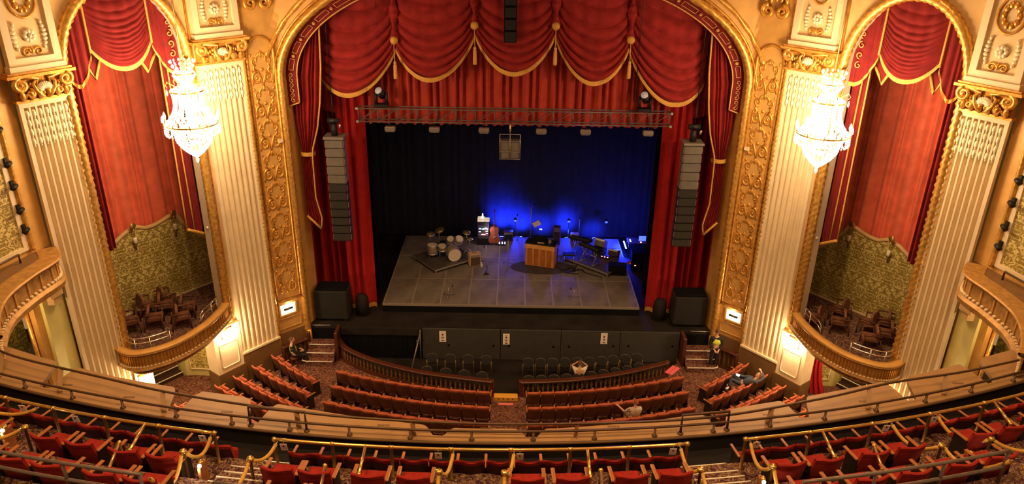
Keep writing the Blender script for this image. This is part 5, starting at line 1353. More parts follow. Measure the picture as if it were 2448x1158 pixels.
# seats in the loge
LA=make_seat('x',w=0.545,plush=SEATRED,back=mat('dark_seat_back',(0.06,0.012,0.010),0.7,0,0.2,8),H=0.86,arms=(-1,),pivot=0.22,curve=0.08); LAT=proto_children(LA)
LB=make_seat('x',w=0.60,plush=SEATRED,back=SEATRED,H=0.84,arms=(-1,1),folded=False,aw=0.036,curve=0.10); LBT=proto_children(LB)
LU=[False,False]
def put_l(k,x,y,z,rz,label,group):
    src,tr=((LA,LAT),(LB,LBT))[k]
    if not LU[k]:
        LU[k]=True; src.location=(x,y,z); src.rotation_euler=(0,0,rz); src['label']=label; src['group']=group; return src
    return dup(src,tr,(x,y,z),rz,label,group)
AISLES=[(-5.22,-4.34),(3.42,4.38)]
SEC=[('left',-12.2,-5.25,'left'),('centre',-4.15,3.28,'centre'),('right',4.45,12.2,'right')]
for nm,a,b_,_ in SEC:
    pts,_p=along(lambda x:lc(x,11.22),a,b_,0.545)
    for i,(x,y,r) in enumerate(pts): put_l(0,x,y,5.55,r,'red loge seat, %s from the left in the front row of the %s section'%(ORD[i],nm),'front loge row, %s section'%nm)
# second row: pairs of armchairs
SB=[('left',[-10.6,-9.88,-8.42,-7.70,-6.82,-6.10]),('centre',[-3.98,-3.32,-2.40,-1.62,0.33,1.10,2.12,2.90]),('right',[4.98,5.70,6.62,7.36,8.95,9.65,10.6])]
for nm,xs in SB:
    for i,x in enumerate(xs):
        put_l(1,x,lc(x,10.18),6.10,math.atan(0.031*(x+0.8)),'red plush armchair, %s from the left in the second loge row, %s section'%(ORD[i],nm),'second loge row')
SCc=[('left',[-9.0,-8.2,-7.5,-6.55,-5.85]),('centre',[-3.6,-2.9]),('right',[5.0,5.9,6.7,7.6,8.4])]
for nm,xs in SCc:
    for i,x in enumerate(xs):
        put_l(1,x,lc(x,9.08),6.60,math.atan(0.031*(x+0.8)),'red plush armchair, %s from the left in the third loge row, %s section'%(ORD[i],nm),'third loge row')
# far handrail over the ledge
def pole(mb_,pts,r=0.03,n=8): mb_.tube(pts,r,n)
FR=spline([(-12.2,14.75,6.3),(-11.15,14.27,6.3),(-9.2,13.65,6.3),(-7.29,13.07,6.3),(-5.2,12.62,6.3),(-3.03,12.30,6.3),(0.06,12.18,6.3),(3.81,12.46,6.3),(6.61,13.20,6.3),(8.53,13.88,6.3),(10.34,14.35,6.3),(12,14.9,6.3)],90)
T=thing('ledge_outer_rail','dark outer handrail running above the far side of the ledge','railing',(0,12.2,5.95))
MB().tube(FR,0.028,8).build('rail',PIPE,T,True,world=True)
for i in (4,13,24,36,44,52,62,71,80):
    p=FR[i]; q=(p.x*0.985,near(p.x)+0.12,5.96)
    mm=MB(); d=Vector((p.x-q[0],p.y-q[1],0)); d.normalize(); nn=Vector((-d.y,d.x,0))*0.05
    mm.add([(q[0]-nn.x,q[1]-nn.y,5.955),(q[0]+nn.x,q[1]+nn.y,5.955),(p.x+nn.x,p.y+nn.y,6.27),(p.x-nn.x,p.y-nn.y,6.27),(q[0]-nn.x,q[1]-nn.y,5.985),(q[0]+nn.x,q[1]+nn.y,5.985),(p.x+nn.x,p.y+nn.y,6.30),(p.x-nn.x,p.y-nn.y,6.30)],[(3,2,1,0),(4,5,6,7),(0,1,5,4),(1,2,6,5),(2,3,7,6),(3,0,4,7)])
    mm.build('flat_bracket',LEDGE,T,world=True)
T=thing('ledge_inner_rail','low dark pipe rail on short posts along the near edge of the ledge','railing',(0,12.1,5.95))
def lr(x): return lc(x,12.10)
MB().tube([(lerp(X0,X1,i/90),lr(lerp(X0,X1,i/90)),6.17) for i in range(91)],0.027,8).build('rail',PIPE,T,True,world=True)
x=-12.0
while x<12.2:
    p=MB(); p.lathe([(0.06,0),(0.06,0.02),(0.028,0.03),(0.026,0.22)],8,(x,lr(x),5.95)); p.build('post',PIPE,T,True,world=True); x+=1.25
for k,(xa,xb,zz) in enumerate(((-5.35,-4.15,6.42),(3.55,4.55,6.42))):
    t=thing('aisle_guard_rail','raised dark guard rail on the ledge before the %s loge aisle'%('left' if k==0 else 'right'),'railing',((xa+xb)/2,lr(xa),5.95))
    MB().tube([(xa,lr(xa)+0.02,5.96),(xa,lr(xa)+0.02,zz),(xb,lr(xb)+0.02,zz),(xb,lr(xb)+0.02,5.96)],0.03,8).build('rail',PIPE,t,True,world=True)
    for q in (xa,xb): MB().lathe([(0.065,0),(0.065,0.02),(0.03,0.04)],8,(q,lr(q)+0.02,5.95)).build('flange',PIPE,t,True,world=True)
# brass rails behind the front row
def brass(label,xa,xb,n=3,ret=()):
    t=thing('brass_rail',label,'railing',((xa+xb)/2,lc((xa+xb)/2,10.80),6.1))
    f=lambda x:lc(x,10.80)
    MB().tube([(lerp(xa,xb,i/30),f(lerp(xa,xb,i/30)),6.78) for i in range(31)],0.032,8).build('top_rail',BRASS,t,True,world=True)
    for e in (xa,xb): MB().ball((e,f(e),6.78),0.048,8,6).build('end_ball',BRASS,t,True,world=True)
    for i in range(n+1):
        x=lerp(xa,xb,i/n); MB().lathe([(0.08,0),(0.08,0.015),(0.032,0.03),(0.03,0.66),(0.04,0.68)],8,(x,f(x),6.10)).build('post',DARKBRASS,t,True,world=True)
        MB().tube([(x-0.04,f(x),6.78),(x+0.04,f(x),6.78)],0.040,8).build('tee',BRASS,t,True,world=True)
    for x in ret:   # sloping return rail towards the camera
        MB().tube([(x,f(x),6.78),(x*0.985,f(x)-0.80,6.82)],0.030,8).build('return_rail',BRASS,t,True,world=True)
        MB().tube([(x*0.985,f(x)-0.80,6.82),(x*0.985,f(x)-0.80,6.1)],0.026,8).build('return_post',DARKBRASS,t,True,world=True)
        MB().ball((x*0.985,f(x)-0.80,6.82),0.042,8,6).build('end_ball',BRASS,t,True,world=True)
brass('polished brass rail behind the front loge row, left section',-12.3,-5.5,6,(-6.9,))
brass('long polished brass rail behind the front loge row, centre section',-4.33,3.32,7,(-2.62,1.45))
brass('polished brass rail behind the front loge row, right section',4.45,12.3,6,(6.0,9.9))
# second short sloping brass rails between armchairs
for k,(x,nm) in enumerate(((-7.05,'left'),(-3.2,'centre left'),(1.62,'centre right'),(6.75,'right'))):
    y=lc(x,10.02); t=thing('brass_divider_rail','sloping brass divider rail between armchairs, %s'%nm,'railing',(x,y,6.1))
    MB().tube([(x,y+0.1,6.86),(x*0.97,y-0.55,6.98),(x*0.955,y-0.95,7.0)],0.03,8).build('rail',BRASS,t,True,world=True)
    MB().ball((x,y+0.1,6.86),0.045,8,6).build('end_ball',BRASS,t,True,world=True)
    MB().tube([(x,y+0.1,6.86),(x,y+0.1,6.1)],0.027,8).build('post',DARKBRASS,t,True,world=True)
# white seat-number cards hung on the brass rails
for k,x in enumerate((-9.6,-8.39,-5.73,-4.15,-1.28,0.21,3.05,4.66,7.37,8.45)):
    y=lc(x,10.80); t=thing('section_card','white section card hanging from the brass rail, %s from the left'%ORD[k],'card',(x,y-0.04,6.55),0,'section cards')
    MB(Matrix.Translation((x,y-0.045,6.66))@Matrix.Rotation(0.25,4,'X')).cbox(-0.065,0.065,-0.005,0.005,-0.10,0.09,0.004).build('card',PAPER,t,world=True)
    MB(Matrix.Translation((x,y-0.052,6.66))@Matrix.Rotation(0.25,4,'X')).box(-0.016,0.016,-0.004,0.0,0.01,0.05).build('mark',INK,t,world=True)
    MB().tube([(x,y-0.04,6.75),(x,y,6.815)],0.008,4).build('clip',ALU,t,world=True)
# stanchions with velvet ropes
def stanchion(x,y,z,label):
    t=thing('rope_stanchion',label,'stanchion',(x,y,z))
    MB().lathe([(0.10,0),(0.10,0.02),(0.035,0.05),(0.03,0.10),(0.028,0.72),(0.05,0.74),(0.065,0.77),(0.055,0.80),(0.0,0.81)],10).build('post',BRASS if False else DARKBRASS,t,True)
    MB().lathe([(0.066,0.755),(0.07,0.78),(0.05,0.81),(0.0,0.815)],10).build('cap',BRASS,t,True)
def rope(a,b,sag,label):
    a=Vector(a); b=Vector(b); pts=[]
    for i in range(17):
        t=i/16; p=a.lerp(b,t); p.z-=sag*4*t*(1-t); pts.append(p)
    o=thing('velvet_rope',label,'rope',tuple((a+b)/2-Vector((0,0,sag))))
    MB().tube(pts,0.034,8).build('rope',ROPEV,o,True,world=True)
    for p,d in ((a,pts[1]-a),(b,pts[-2]-b)):
        d=d.normalized(); MB().tube([p-d*0.07,p+d*0.02],[0.014,0.024],6).build('hook',CHROME,o,True,world=True)
ST=[(-8.99,11.10,'at the left edge'),(-5.80,10.50,'left of the left aisle'),(-4.55,10.34,'just right of the left aisle'),(-1.2,10.10,'left of the two in the centre section'),(-0.06,10.10,'right of the two in the centre section'),(3.38,10.27,'just left of the right aisle'),(4.68,10.37,'just right of the right aisle'),(8.0,11.02,'at the right beside the side aisle'),(9.05,11.25,'nearest the right edge')]
for x,y,w_ in ST: stanchion(x,y,6.1,'brass rope stanchion %s'%w_)
B_=lambda x:(x,lc(x,10.77),6.70)
P_=lambda k,d=0:(ST[k][0]+d,ST[k][1],6.84)
rope(B_(-9.29),(-10.6,11.9,6.85),0.22,'gold velvet rope from the brass rail leaving the frame at the left')
rope(P_(0,-0.06),(-9.9,10.7,6.95),0.16,'gold velvet rope hanging left of the leftmost stanchion')
rope(B_(-5.57),P_(1,0.05),0.24,'gold velvet rope left of the left aisle, far half')
rope(P_(1,-0.03),(-5.63,9.10,7.50),0.42,'gold velvet rope from the left aisle stanchion to the grey rail')
rope(B_(-4.30),P_(2,0.05),0.13,'gold velvet rope right of the left aisle, far half')
rope(P_(2,-0.02),(-4.62,9.3,6.95),0.16,'gold velvet rope right of the left aisle, hanging towards the camera')
rope(B_(-1.01),P_(3,0.05),0.20,'gold velvet rope at the left stanchion of the centre section')
rope(P_(3,0.0),(-1.22,9.2,6.9),0.25,'gold velvet rope dropping from the left centre stanchion')
rope(B_(0.10),P_(4,0.05),0.14,'gold velvet rope at the right stanchion of the centre section')
rope(P_(4,0.0),(-0.06,9.2,6.9),0.25,'gold velvet rope dropping from the right centre stanchion')
rope(B_(3.20),P_(5,-0.05),0.20,'gold velvet rope left of the right aisle, far half')
rope(P_(5,0.02),(3.50,9.3,6.9),0.16,'gold velvet rope left of the right aisle, near half')
rope(B_(4.55),P_(6,-0.05),0.24,'gold velvet rope right of the right aisle, far half')
rope(P_(6,0.02),(4.60,9.02,7.62),0.42,'gold velvet rope from the right aisle stanchion to the grey rail')
rope(B_(7.51),P_(7,-0.05),0.24,'gold velvet rope right of the double brass rail')
rope(P_(7,0.05),(8.25,9.72,7.62),0.30,'gold velvet rope from the side aisle stanchion to the grey rail end')
rope(B_(8.55),P_(8,-0.05),0.26,'gold velvet rope near the right edge, upper')
rope(P_(8,0.05),(10.2,10.9,7.1),0.24,'gold velvet rope leaving the frame at the right')
rope((8.4,9.62,7.62),(9.4,9.9,7.5),0.28,'gold velvet rope beside the grey rail end at the right edge')
# grey rails behind the third row
def grey(label,xa,xb):
    t=thing('grey_guard_rail',label,'railing',((xa+xb)/2,lc((xa+xb)/2,8.52),7.1))
    f=lambda x:lc(x,8.52)
    G=mat('worn_grey_pipe',(0.20,0.15,0.125),0.45,0.5,0.2,8)
    for z in (7.78,7.45): MB().tube([(lerp(xa,xb,i/16),f(lerp(xa,xb,i/16)),z) for i in range(17)],0.030,8).build('bar',G,t,True,world=True)
    n=max(2,int((xb-xa)/1.15)+1)
    for i in range(n):
        x=lerp(xa+0.02,xb-0.02,i/(n-1)); MB().tube([(x,f(x),7.1),(x,f(x),7.8)],0.028,8).build('post',G,t,True,world=True)
grey('worn grey double rail behind the third loge row, left section',-9.6,-5.63)
grey('worn grey double rail behind the third loge row, centre section',-4.46,3.2)
grey('worn grey double rail behind the third loge row, right section',4.55,8.25)
# aisle steps with white nosings
for k,(xa,xb) in enumerate(AISLES):
    nm='left' if k==0 else 'right'
    t=thing('aisle_steps','carpeted loge aisle steps with white nosings, %s aisle'%nm,'steps',((xa+xb)/2,lc((xa+xb)/2,10.5),5.55))
    STP=[(11.40,5.70),(11.05,5.88),(10.70,6.13),(10.38,6.28),(10.06,6.44),(9.74,6.62),(9.30,6.80),(8.90,6.96)]
    for y,z in STP:
        MB().prism([(xa,lc(xa,8.68)),(xb,lc(xb,8.68)),(xb,lc(xb,y)),(xa,lc(xa,y))],5.5,z).build('step',CARPET2,t,world=True)
        MB().tube([(lerp(xa,xb,i/4),lc(lerp(xa,xb,i/4),y)+0.004,z) for i in range(5)],0.016,5).build('nosing',NOSING,t,True,world=True)
# extra nosings of the side aisle at the right edge
t=thing('aisle_steps','carpeted loge aisle steps with white nosings near the right edge','steps',(7.75,9.9,6.6))
for j,(x0,x1,y,z) in enumerate(((6.9,7.9,10.0,6.62),(7.2,8.1,9.72,6.85),(7.3,8.3,9.4,7.12))):
    MB().tube([(x0,y-0.08,z),(x1,y+0.10,z)],0.017,5).build('nosing',NOSING,t,True,world=True)
# brass aisle lights on the seat ends
for k,(x,y,nm) in enumerate(((-5.47,10.42,'beside the left aisle'),(-9.52,11.30,'at the left edge'),(4.48,10.25,'beside the right aisle'),(8.58,11.02,'at the right'))):
    t=thing('aisle_lamp','small bright brass aisle lamp on a seat end %s'%nm,'lamp',(x,y,6.1))
    MB().cbox(-0.03,0.03,-0.14,0.14,0.0,0.58,0.01).build('seat_end',ARMWOOD,t)
    MB().ball((0,-0.02,0.62),(0.05,0.07,0.05),8,6).build('shade',BRASS,t,True)
    MB().ball((0,-0.09,0.60),(0.035,0.03,0.04),8,6).build('bulb',mat('aisle_bulb',(1,1,1),.3,emit=(1,.95,.85),estr=14),t,True)
    light('aisle_lamp_light','POINT',(x,y-0.18,6.66),2.2,(1,.85,.65),0.03)
# ================================================================== BOX CURTAINS, CHAIRS, SCONCES
BXC=None
def box_chair_proto():
    c=thing('box_armchair','x','chair')
    MB().cbox(-0.25,0.25,-0.20,0.26,0.34,0.46,0.04).build('seat',BOXBROWN,c)
    bp=[(-0.24,0.46),(0.24,0.46),(0.25,0.7)]+[(0.25*math.cos(a*PI/8),0.74+0.14*math.sin(a*PI/8)) for a in range(9)]+[(-0.25,0.7)]
    MB(Matrix.Translation((0,-0.22,0))@Matrix.Rotation(-0.16,4,'X')@XZ).prism(bp,-0.03,0.04).build('backrest',BOXBROWN,c)
    for s in (-1,1):
        MB().tube([(s*0.28,-0.24,0.62),(s*0.29,0.1,0.64),(s*0.28,0.24,0.60)],[0.03,0.035,0.03],6).build('armrest',WALNUT,c,True)
        MB().tube([(s*0.28,0.22,0.60),(s*0.27,0.24,0.0)],[0.025,0.02],5).build('leg',WALNUT,c,True)
        MB().tube([(s*0.24,-0.22,0.5),(s*0.25,-0.30,0.0)],[0.025,0.02],5).build('leg',WALNUT,c,True)
    return c
BXC=box_chair_proto()
for _c in BXC.children: _c.data.transform(Matrix.Diagonal((1.22,1.22,1.05,1)))
BXT=proto_children(BXC); bx_first=True
CH_L=[(2.95,-2.05,'by the outer column'),(2.25,-1.65,'in the middle, near the guard rail'),(2.0,-2.72,'against the wallpaper'),(1.52,-2.25,'in the middle of the group'),(1.6,-0.95,'nearest the parapet'),(1.2,-2.72,'against the wallpaper nearest the stage'),(1.05,-1.5,'nearest the stage')]
CH_R=[(0.62,-0.85,'nearest the stage'),(1.33,-1.35,'in front, near the parapet'),(2.05,-2.15,'in the middle of the group'),(2.8,-1.95,'beside the outer column'),(2.3,-2.72,'against the wallpaper'),(0.85,-2.2,'at the back nearest the stage'),(2.65,-1.2,'near the guard rail')]
for sx,lst in ((-1,CH_L),(1,CH_R)):
    F=frame(P2,P3,sx)
    for i,(u,n,wd) in enumerate(lst):
        p=F@Vector((u,n,1.62)); rz=(math.radians(62)+0.25*math.sin(i*2.3))*(-sx)*-1
        rz=(math.radians(58)+0.25*math.sin(i*2.3))*sx
        lab='brown armchair in the %s box, %s'%(SIDE[sx],wd)
        if bx_first:
            bx_first=False; BXC.location=p; BXC.rotation_euler=(0,0,rz); BXC['label']=lab; BXC['group']='box armchairs'
        else: dup(BXC,BXT,tuple(p),rz,lab,'box armchairs')
    S=SIDE[sx]
    C_=thing('box_curtain','red swagged curtain with gold fringe filling the %s box arch'%S,'curtain',tuple(F@Vector((2.2,-0.5,5.0))))
    MB(F).grid(lambda a,b:(lerp(-1.35,4.2,a),-3.62-0.16*pleat(a,13,0.4),lerp(3.9,14.2,b)),170,3).build('main_cloth',mat('orange_red_drape',(0.88,0.175,0.095),0.85,0,0.2,2.5,sheen=0.2,spec=0.15),C_,True,world=True)
    fn=swag_fn(1.05,12.35,3.2,12.25,14.3,0.3,1.0,0,13,0.13,0.15,0.8)
    def lf2(a,b): 
        x,y,z=fn(a,b); return (x,-0.42-y*-1 if False else -0.42-y,z)
    sw=MB(F).grid(lf2,24,90).build('swag',BOXRED,C_,True,world=True)
    MB(F).grid(lambda a,b:(lf2(a,1)[0],lf2(a,1)[1]+0.02,lf2(a,1)[2]-0.14*b+0.01),30,1).build('fringe',FRINGE,sw,True)
    # tails beside the swag
    def tail_o(a,b):
        u=lerp(3.1,3.98,a); hem=12.2-1.25*math.sin(PI*min(1,0.1+a*0.75)); return (u,-0.36+0.07*pleat(a,5),lerp(hem,13.9,b))
    tl=MB(F).grid(tail_o,40,6).build('tail',BOXRED,C_,True,world=True)
    MB(F).grid(lambda a,b:(tail_o(a,0)[0],tail_o(a,0)[1]+0.02,tail_o(a,0)[2]-0.12*b),40,1).build('fringe',FRINGE,tl,True)
    MB(F).tube([tail_o(0,b/8)[:1]+(-0.30,)+tail_o(0,b/8)[2:] for b in range(9)],0.035,5).build('gold_trim',FRINGE,tl,True)
    def tail_i(a,b):
        u=lerp(0.38,1.22,a); hem=lerp(10.95,11.9,a)-0.35*math.sin(PI*a); return (u,-0.36+0.06*pleat(a,4),lerp(hem,14.0,b))
    tl=MB(F).grid(tail_i,40,6).build('tail',BOXRED,C_,True,world=True)
    MB(F).grid(lambda a,b:(tail_i(a,0)[0],tail_i(a,0)[1]+0.02,tail_i(a,0)[2]-0.13*b),40,1).build('fringe',FRINGE,tl,True)
    MB(F).tube([tail_i(1,b/8)[:1]+(-0.28,)+tail_i(1,b/8)[2:] for b in range(9)],0.035,5).build('gold_trim',FRINGE,tl,True)
    em=MB(F)
    for q in range(5): em.tube(spiral(0.62,11.5+0.32*q,0.12,1.1,PI/2*(-1)**q,(-1)**q,12,-0.26),0.02,4)
    em.build('embroidery',EMB,tl,True)
    # pointed pennants under the swag ends
    for (ua,ub) in ((3.25,2.65),(1.02,1.75)):
        um=lerp(ua,ub,0.45); M=F@Matrix(((1,0,0,0),(0,0,1,-0.62),(0,1,0,0),(0,0,0,1)))
        pz=[(ua,12.9),(ub,12.7),(ub,11.75),(lerp(ub,um,0.3),11.55),(um,10.95),(lerp(ua,um,0.5),11.25),(ua,11.5)]
        pn=MB(M).prism(pz,0,0.02).build('pennant',BOXRED,C_,world=True)
        MB(F).tube([(u,-0.585,z+0.03) for u,z in pz[2:]],0.05,5).build('fringe',FRINGE,pn,True)
    # hanging legs
    lg=MB(F).grid(lambda a,b:(lerp(3.42,4.0,a),-0.70+0.10*pleat(a,5),lerp(5.3+0.25*(1-a),13.4,b)),50,3).build('outer_leg',BOXRED,C_,True,world=True)
    li=MB(F).grid(lambda a,b:(lerp(0.40,1.02-0.10*b,a),-0.66+0.08*pleat(a,4),lerp(5.1+0.35*a,13.4,b)),40,3).build('inner_leg',BOXRED,C_,True,world=True)
    MB(F).tube([(1.0-0.10*b/10,-0.55,lerp(5.45,13.2,b/10)) for b in range(11)],0.03,5).build('gold_trim',FRINGE,li,True)
    MB(F).tube([(0.72,-0.56,lerp(5.25,13,b/8)) for b in range(9)],0.028,5).build('gold_trim',FRINGE,li,True)
    MB(F).tube([(lerp(0.4,1.0,a/6),-0.56,5.1+0.35*a/6-0.04) for a in range(7)],0.06,6).build('hem_fringe',FRINGE,li,True)
    # sconces on the screen wall
    for k,(u,z) in enumerate(((0.10,5.13),(1.68,5.08))):
        s=thing('screen_sconce','brass disc wall sconce on the %s box wallpaper, %s the stage'%(S,'nearer' if k==0 else 'farther from'),'sconce',tuple(F@Vector((u,-3.26,z-0.6))))
        MB(F@Matrix.Translation((u,-3.12,z))@Matrix.Rotation(PI/2,4,'X')).lathe([(0.0,-0.02),(0.10,-0.02),(0.12,0.0),(0.10,0.02),(0.0,0.03)],14).build('disc',BRASS,s,True,world=True)
        MB(F).tube([(u,-3.12,z-0.1),(u,-3.12,z-0.5)],0.016,5).build('stem',BRASS,s,True,world=True)
        MB(F).lathe([(0.03,0),(0.07,0.06),(0.075,0.20),(0.05,0.26)],10,(u,-3.14,z-0.72)).build('candle_cup',HUSK,s,True,world=True)
        MB(F).tube([(u,-3.16,z-0.72),(u,-3.2,z-1.0)],[0.04,0.015],6).build('tail',DARKBRASS,s,True,world=True)
    # small smoke-alarm-like fitting on the jamb
    o=tag(MB(F).ball((0.385,-0.3,5.35),(0.03,0.08,0.05),8,6).build('jamb_lamp',HUSK,None,True),'small white fitting on the pale jamb of the %s box'%S,'fitting')

# ================================================================== CHANDELIERS
def bead_chain(pts,r=0.028):
    m=MB()
    for p in pts:
        m.add([(p[0]+r,p[1],p[2]),(p[0],p[1]+r,p[2]),(p[0]-r,p[1],p[2]),(p[0],p[1]-r,p[2]),(p[0],p[1],p[2]+r*1.4),(p[0],p[1],p[2]-r*1.4)],[(0,1,4),(1,2,4),(2,3,4),(3,0,4),(1,0,5),(2,1,5),(3,2,5),(0,3,5)])
    return m
def chandelier(cx,cy,label):
    t=thing('crystal_chandelier',label,'chandelier',(cx,cy,8.52)); t.scale=(0.94,0.94,0.97)
    Z=lambda z:z-8.6
    st=MB(); st.lathe([(0.02,0.15),(0.06,0.3),(0.10,0.5),(0.05,0.9),(0.08,1.4),(0.05,1.9),(0.10,2.35),(0.06,2.6),(0.09,2.9),(0.03,3.2),(0.02,3.3)],10); st.build('stem',BRASS,t,True)
    MB().tube([(0,0,3.25),(0,0,12)],0.025,6).build('hanging_chain',DARKBRASS,t,True)
    for z,r in ((1.30,0.80),(2.32,0.50),(0.92,0.52),(2.86,0.30)):
        o=MB().tube([(r*math.cos(a*PI/16),r*math.sin(a*PI/16),z) for a in range(32)],0.03,6,closed=True).build('ring',BRASS,t,True)
    # strand families: (n, points)
    fam=[('crown_strand',14,[(0.10,2.78),(0.16,2.86),(0.24,2.96),(0.31,3.08),(0.36,3.22)],0.036),
         ('crown_strand',14,[(0.30,2.88),(0.33,2.80),(0.24,2.68),(0.15,2.58),(0.12,2.50)],0.03),
         ('upper_strand',22,[(0.14,2.56),(0.22,2.46),(0.34,2.38),(0.47,2.34)],0.032),
         ('body_strand',24,[(0.47,2.30),(0.44,2.16),(0.43,2.02),(0.44,1.88),(0.48,1.74),(0.55,1.60),(0.64,1.48),(0.72,1.39),(0.78,1.32)],0.033),
         ('inner_strand',8,[(0.20,2.2),(0.24,2.0),(0.27,1.8),(0.3,1.6),(0.3,1.4),(0.3,1.2),(0.28,1.0)],0.035),
         ('basket_strand',22,[(0.76,1.26),(0.64,1.12),(0.57,0.98),(0.55,0.82),(0.48,0.66),(0.38,0.52),(0.26,0.40),(0.14,0.30),(0.06,0.24)],0.036),
         ('drop_strand',20,[(0.52,0.90),(0.525,0.82),(0.53,0.74)],0.034),
         ('drop_strand',28,[(0.81,1.24),(0.815,1.16),(0.82,1.08),(0.82,1.00)],0.034)]
    inv=None
    for nm,n,pr,r in fam:
        src=None
        # densify
        P=[]; 
        for (a,b),(c,d) in zip(pr,pr[1:]):
            k=max(1,int(math.hypot(c-a,d-b)/(r*2.1)))
            P+=[(lerp(a,c,i/k),0,lerp(b,d,i/k)) for i in range(k)]
        P.append((pr[-1][0],0,pr[-1][1]))
        for i in range(n):
            M=Matrix.Rotation(2*PI*i/n,4,'Z')
            if src is None: src=bead_chain(P,r).build(nm,CRYSTAL if nm in('body_strand','inner_strand','crown_strand') else CRYSTALDIM,t)
            else: inst(src,t,M,nm)
    # bead swags between arm tips
    src=None
    for i in range(10):
        a0=2*PI*i/10; a1=2*PI*(i+1)/10; P=[]
        for k in range(13):
            s=k/12; a=lerp(0,2*PI/10,s); P.append((0.84*math.cos(a),0.84*math.sin(a),1.34-0.34*4*s*(1-s)))
        if src is None: src=bead_chain(P,0.028).build('bead_swag',CRYSTALDIM,t)
        else: inst(src,t,Matrix.Rotation(a0,4,'Z'),'bead_swag')
    arm=None; bl=None; star=None
    for i in range(10):
        M=Matrix.Rotation(2*PI*i/10,4,'Z')
        if arm is None:
            arm=MB().tube([(0.06,0,1.15),(0.35,0,1.05),(0.62,0,1.12),(0.84,0,1.34),(0.86,0,1.42)],[0.02,0.022,0.022,0.02,0.03],6).build('arm',BRASS,t,True)
            bl=MB().lathe([(0.0,1.42),(0.035,1.43),(0.045,1.50),(0.03,1.58),(0.0,1.64)],8,(0.86,0,0)).build('candle_bulb',BULB,t,True)
            star=MB().tube([(0.84,-0.07,1.30),(0.86,0,1.34),(0.84,0.07,1.30)],[0.01,0.03,0.01],5).build('brass_leaf',DARKBRASS,t,True)
        else: inst(arm,t,M,'arm'); inst(bl,t,M,'candle_bulb'); inst(star,t,M,'brass_leaf')
    arm=None
    for i in range(6):
        M=Matrix.Rotation(2*PI*(i+0.5)/6,4,'Z')
        if arm is None:
            arm=MB().tube([(0.12,0,2.3),(0.36,0,2.5),(0.54,0,2.62),(0.60,0,2.52),(0.55,0,2.45)],[0.02,0.02,0.02,0.018,0.012],6).build('upper_scroll',BRASS,t,True); 
            dr=MB().lathe([(0.0,2.20),(0.03,2.26),(0.02,2.34),(0.0,2.42)],8,(0.58,0,0)).build('drop_crystal',CRYSTALDIM,t,True)
            arm.matrix_basis=M; dr.matrix_basis=M
        else: inst(arm,t,M,'upper_scroll'); inst(dr,t,M,'drop_crystal')
    MB().lathe([(0.0,0.0),(0.04,0.05),(0.06,0.12),(0.03,0.18),(0.10,0.26),(0.12,0.34),(0.04,0.42)],10).build('bottom_pendant',CRYSTALDIM,t,True)
    # slender glowing core, added so the body shows white
    MB().lathe([(0.0,0.55),(0.08,0.62),(0.12,0.9),(0.12,1.3),(0.11,1.8),(0.07,2.15),(0.0,2.2)],12).build('inner_glow',BULB,t,True)
    for i in range(5):
        a=2*PI*(i+0.25)/5
        light('candle_light','POINT',(cx+0.90*math.cos(a),cy+0.90*math.sin(a),10.15),CHAND_W,(1.0,0.68,0.36),0.06)
    for i in range(3):
        a=2*PI*(i+0.5)/3
        light('candle_light','POINT',(cx+0.62*math.cos(a),cy+0.62*math.sin(a),11.22),CHAND_W,(1.0,0.68,0.36),0.06)
    light('candle_light','POINT',(cx,cy,8.52),CHAND_W*0.5,(1.0,0.68,0.36),0.06)
CHAND_W=92
chandelier(-9.82,22.0,'glowing crystal chandelier hanging before the left box')
chandelier(9.42,22.0,'glowing crystal chandelier hanging before the right box')

# ================================================================== PEOPLE
SKIN=mat('skin',(0.62,0.34,0.22),0.55,0,0.08,10)
def skin_mesh(name,verts,edges,radii,material,parent,sub=1,root=0):
    inv=MW[parent.name].inverted()
    me=bpy.data.meshes.new(name); me.from_pydata([tuple(inv@Vector(v)) for v in verts],edges,[])
    o=bpy.data.objects.new(name,me); COL.objects.link(o)
    md=o.modifiers.new('skin','SKIN'); md.use_smooth_shade=True
    if not me.skin_vertices: 
        raise RuntimeError('no skin layer')
    for i,r in enumerate(radii):
        sv=me.skin_vertices[0].data[i]; sv.radius=(r,r); sv.use_root=(i==root)
    if sub:
        s=o.modifiers.new('sub','SUBSURF'); s.levels=sub; s.render_levels=sub
    bpy.context.view_layer.update()
    dg=bpy.context.evaluated_depsgraph_get(); ev=o.evaluated_get(dg)
    nm=bpy.data.meshes.new_from_object(ev); nm.materials.clear(); nm.materials.append(material)
    o.modifiers.clear(); o.data=nm; bpy.data.meshes.remove(me)
    o.parent=parent; MW[o.name]=MW[parent.name].copy()
    return o
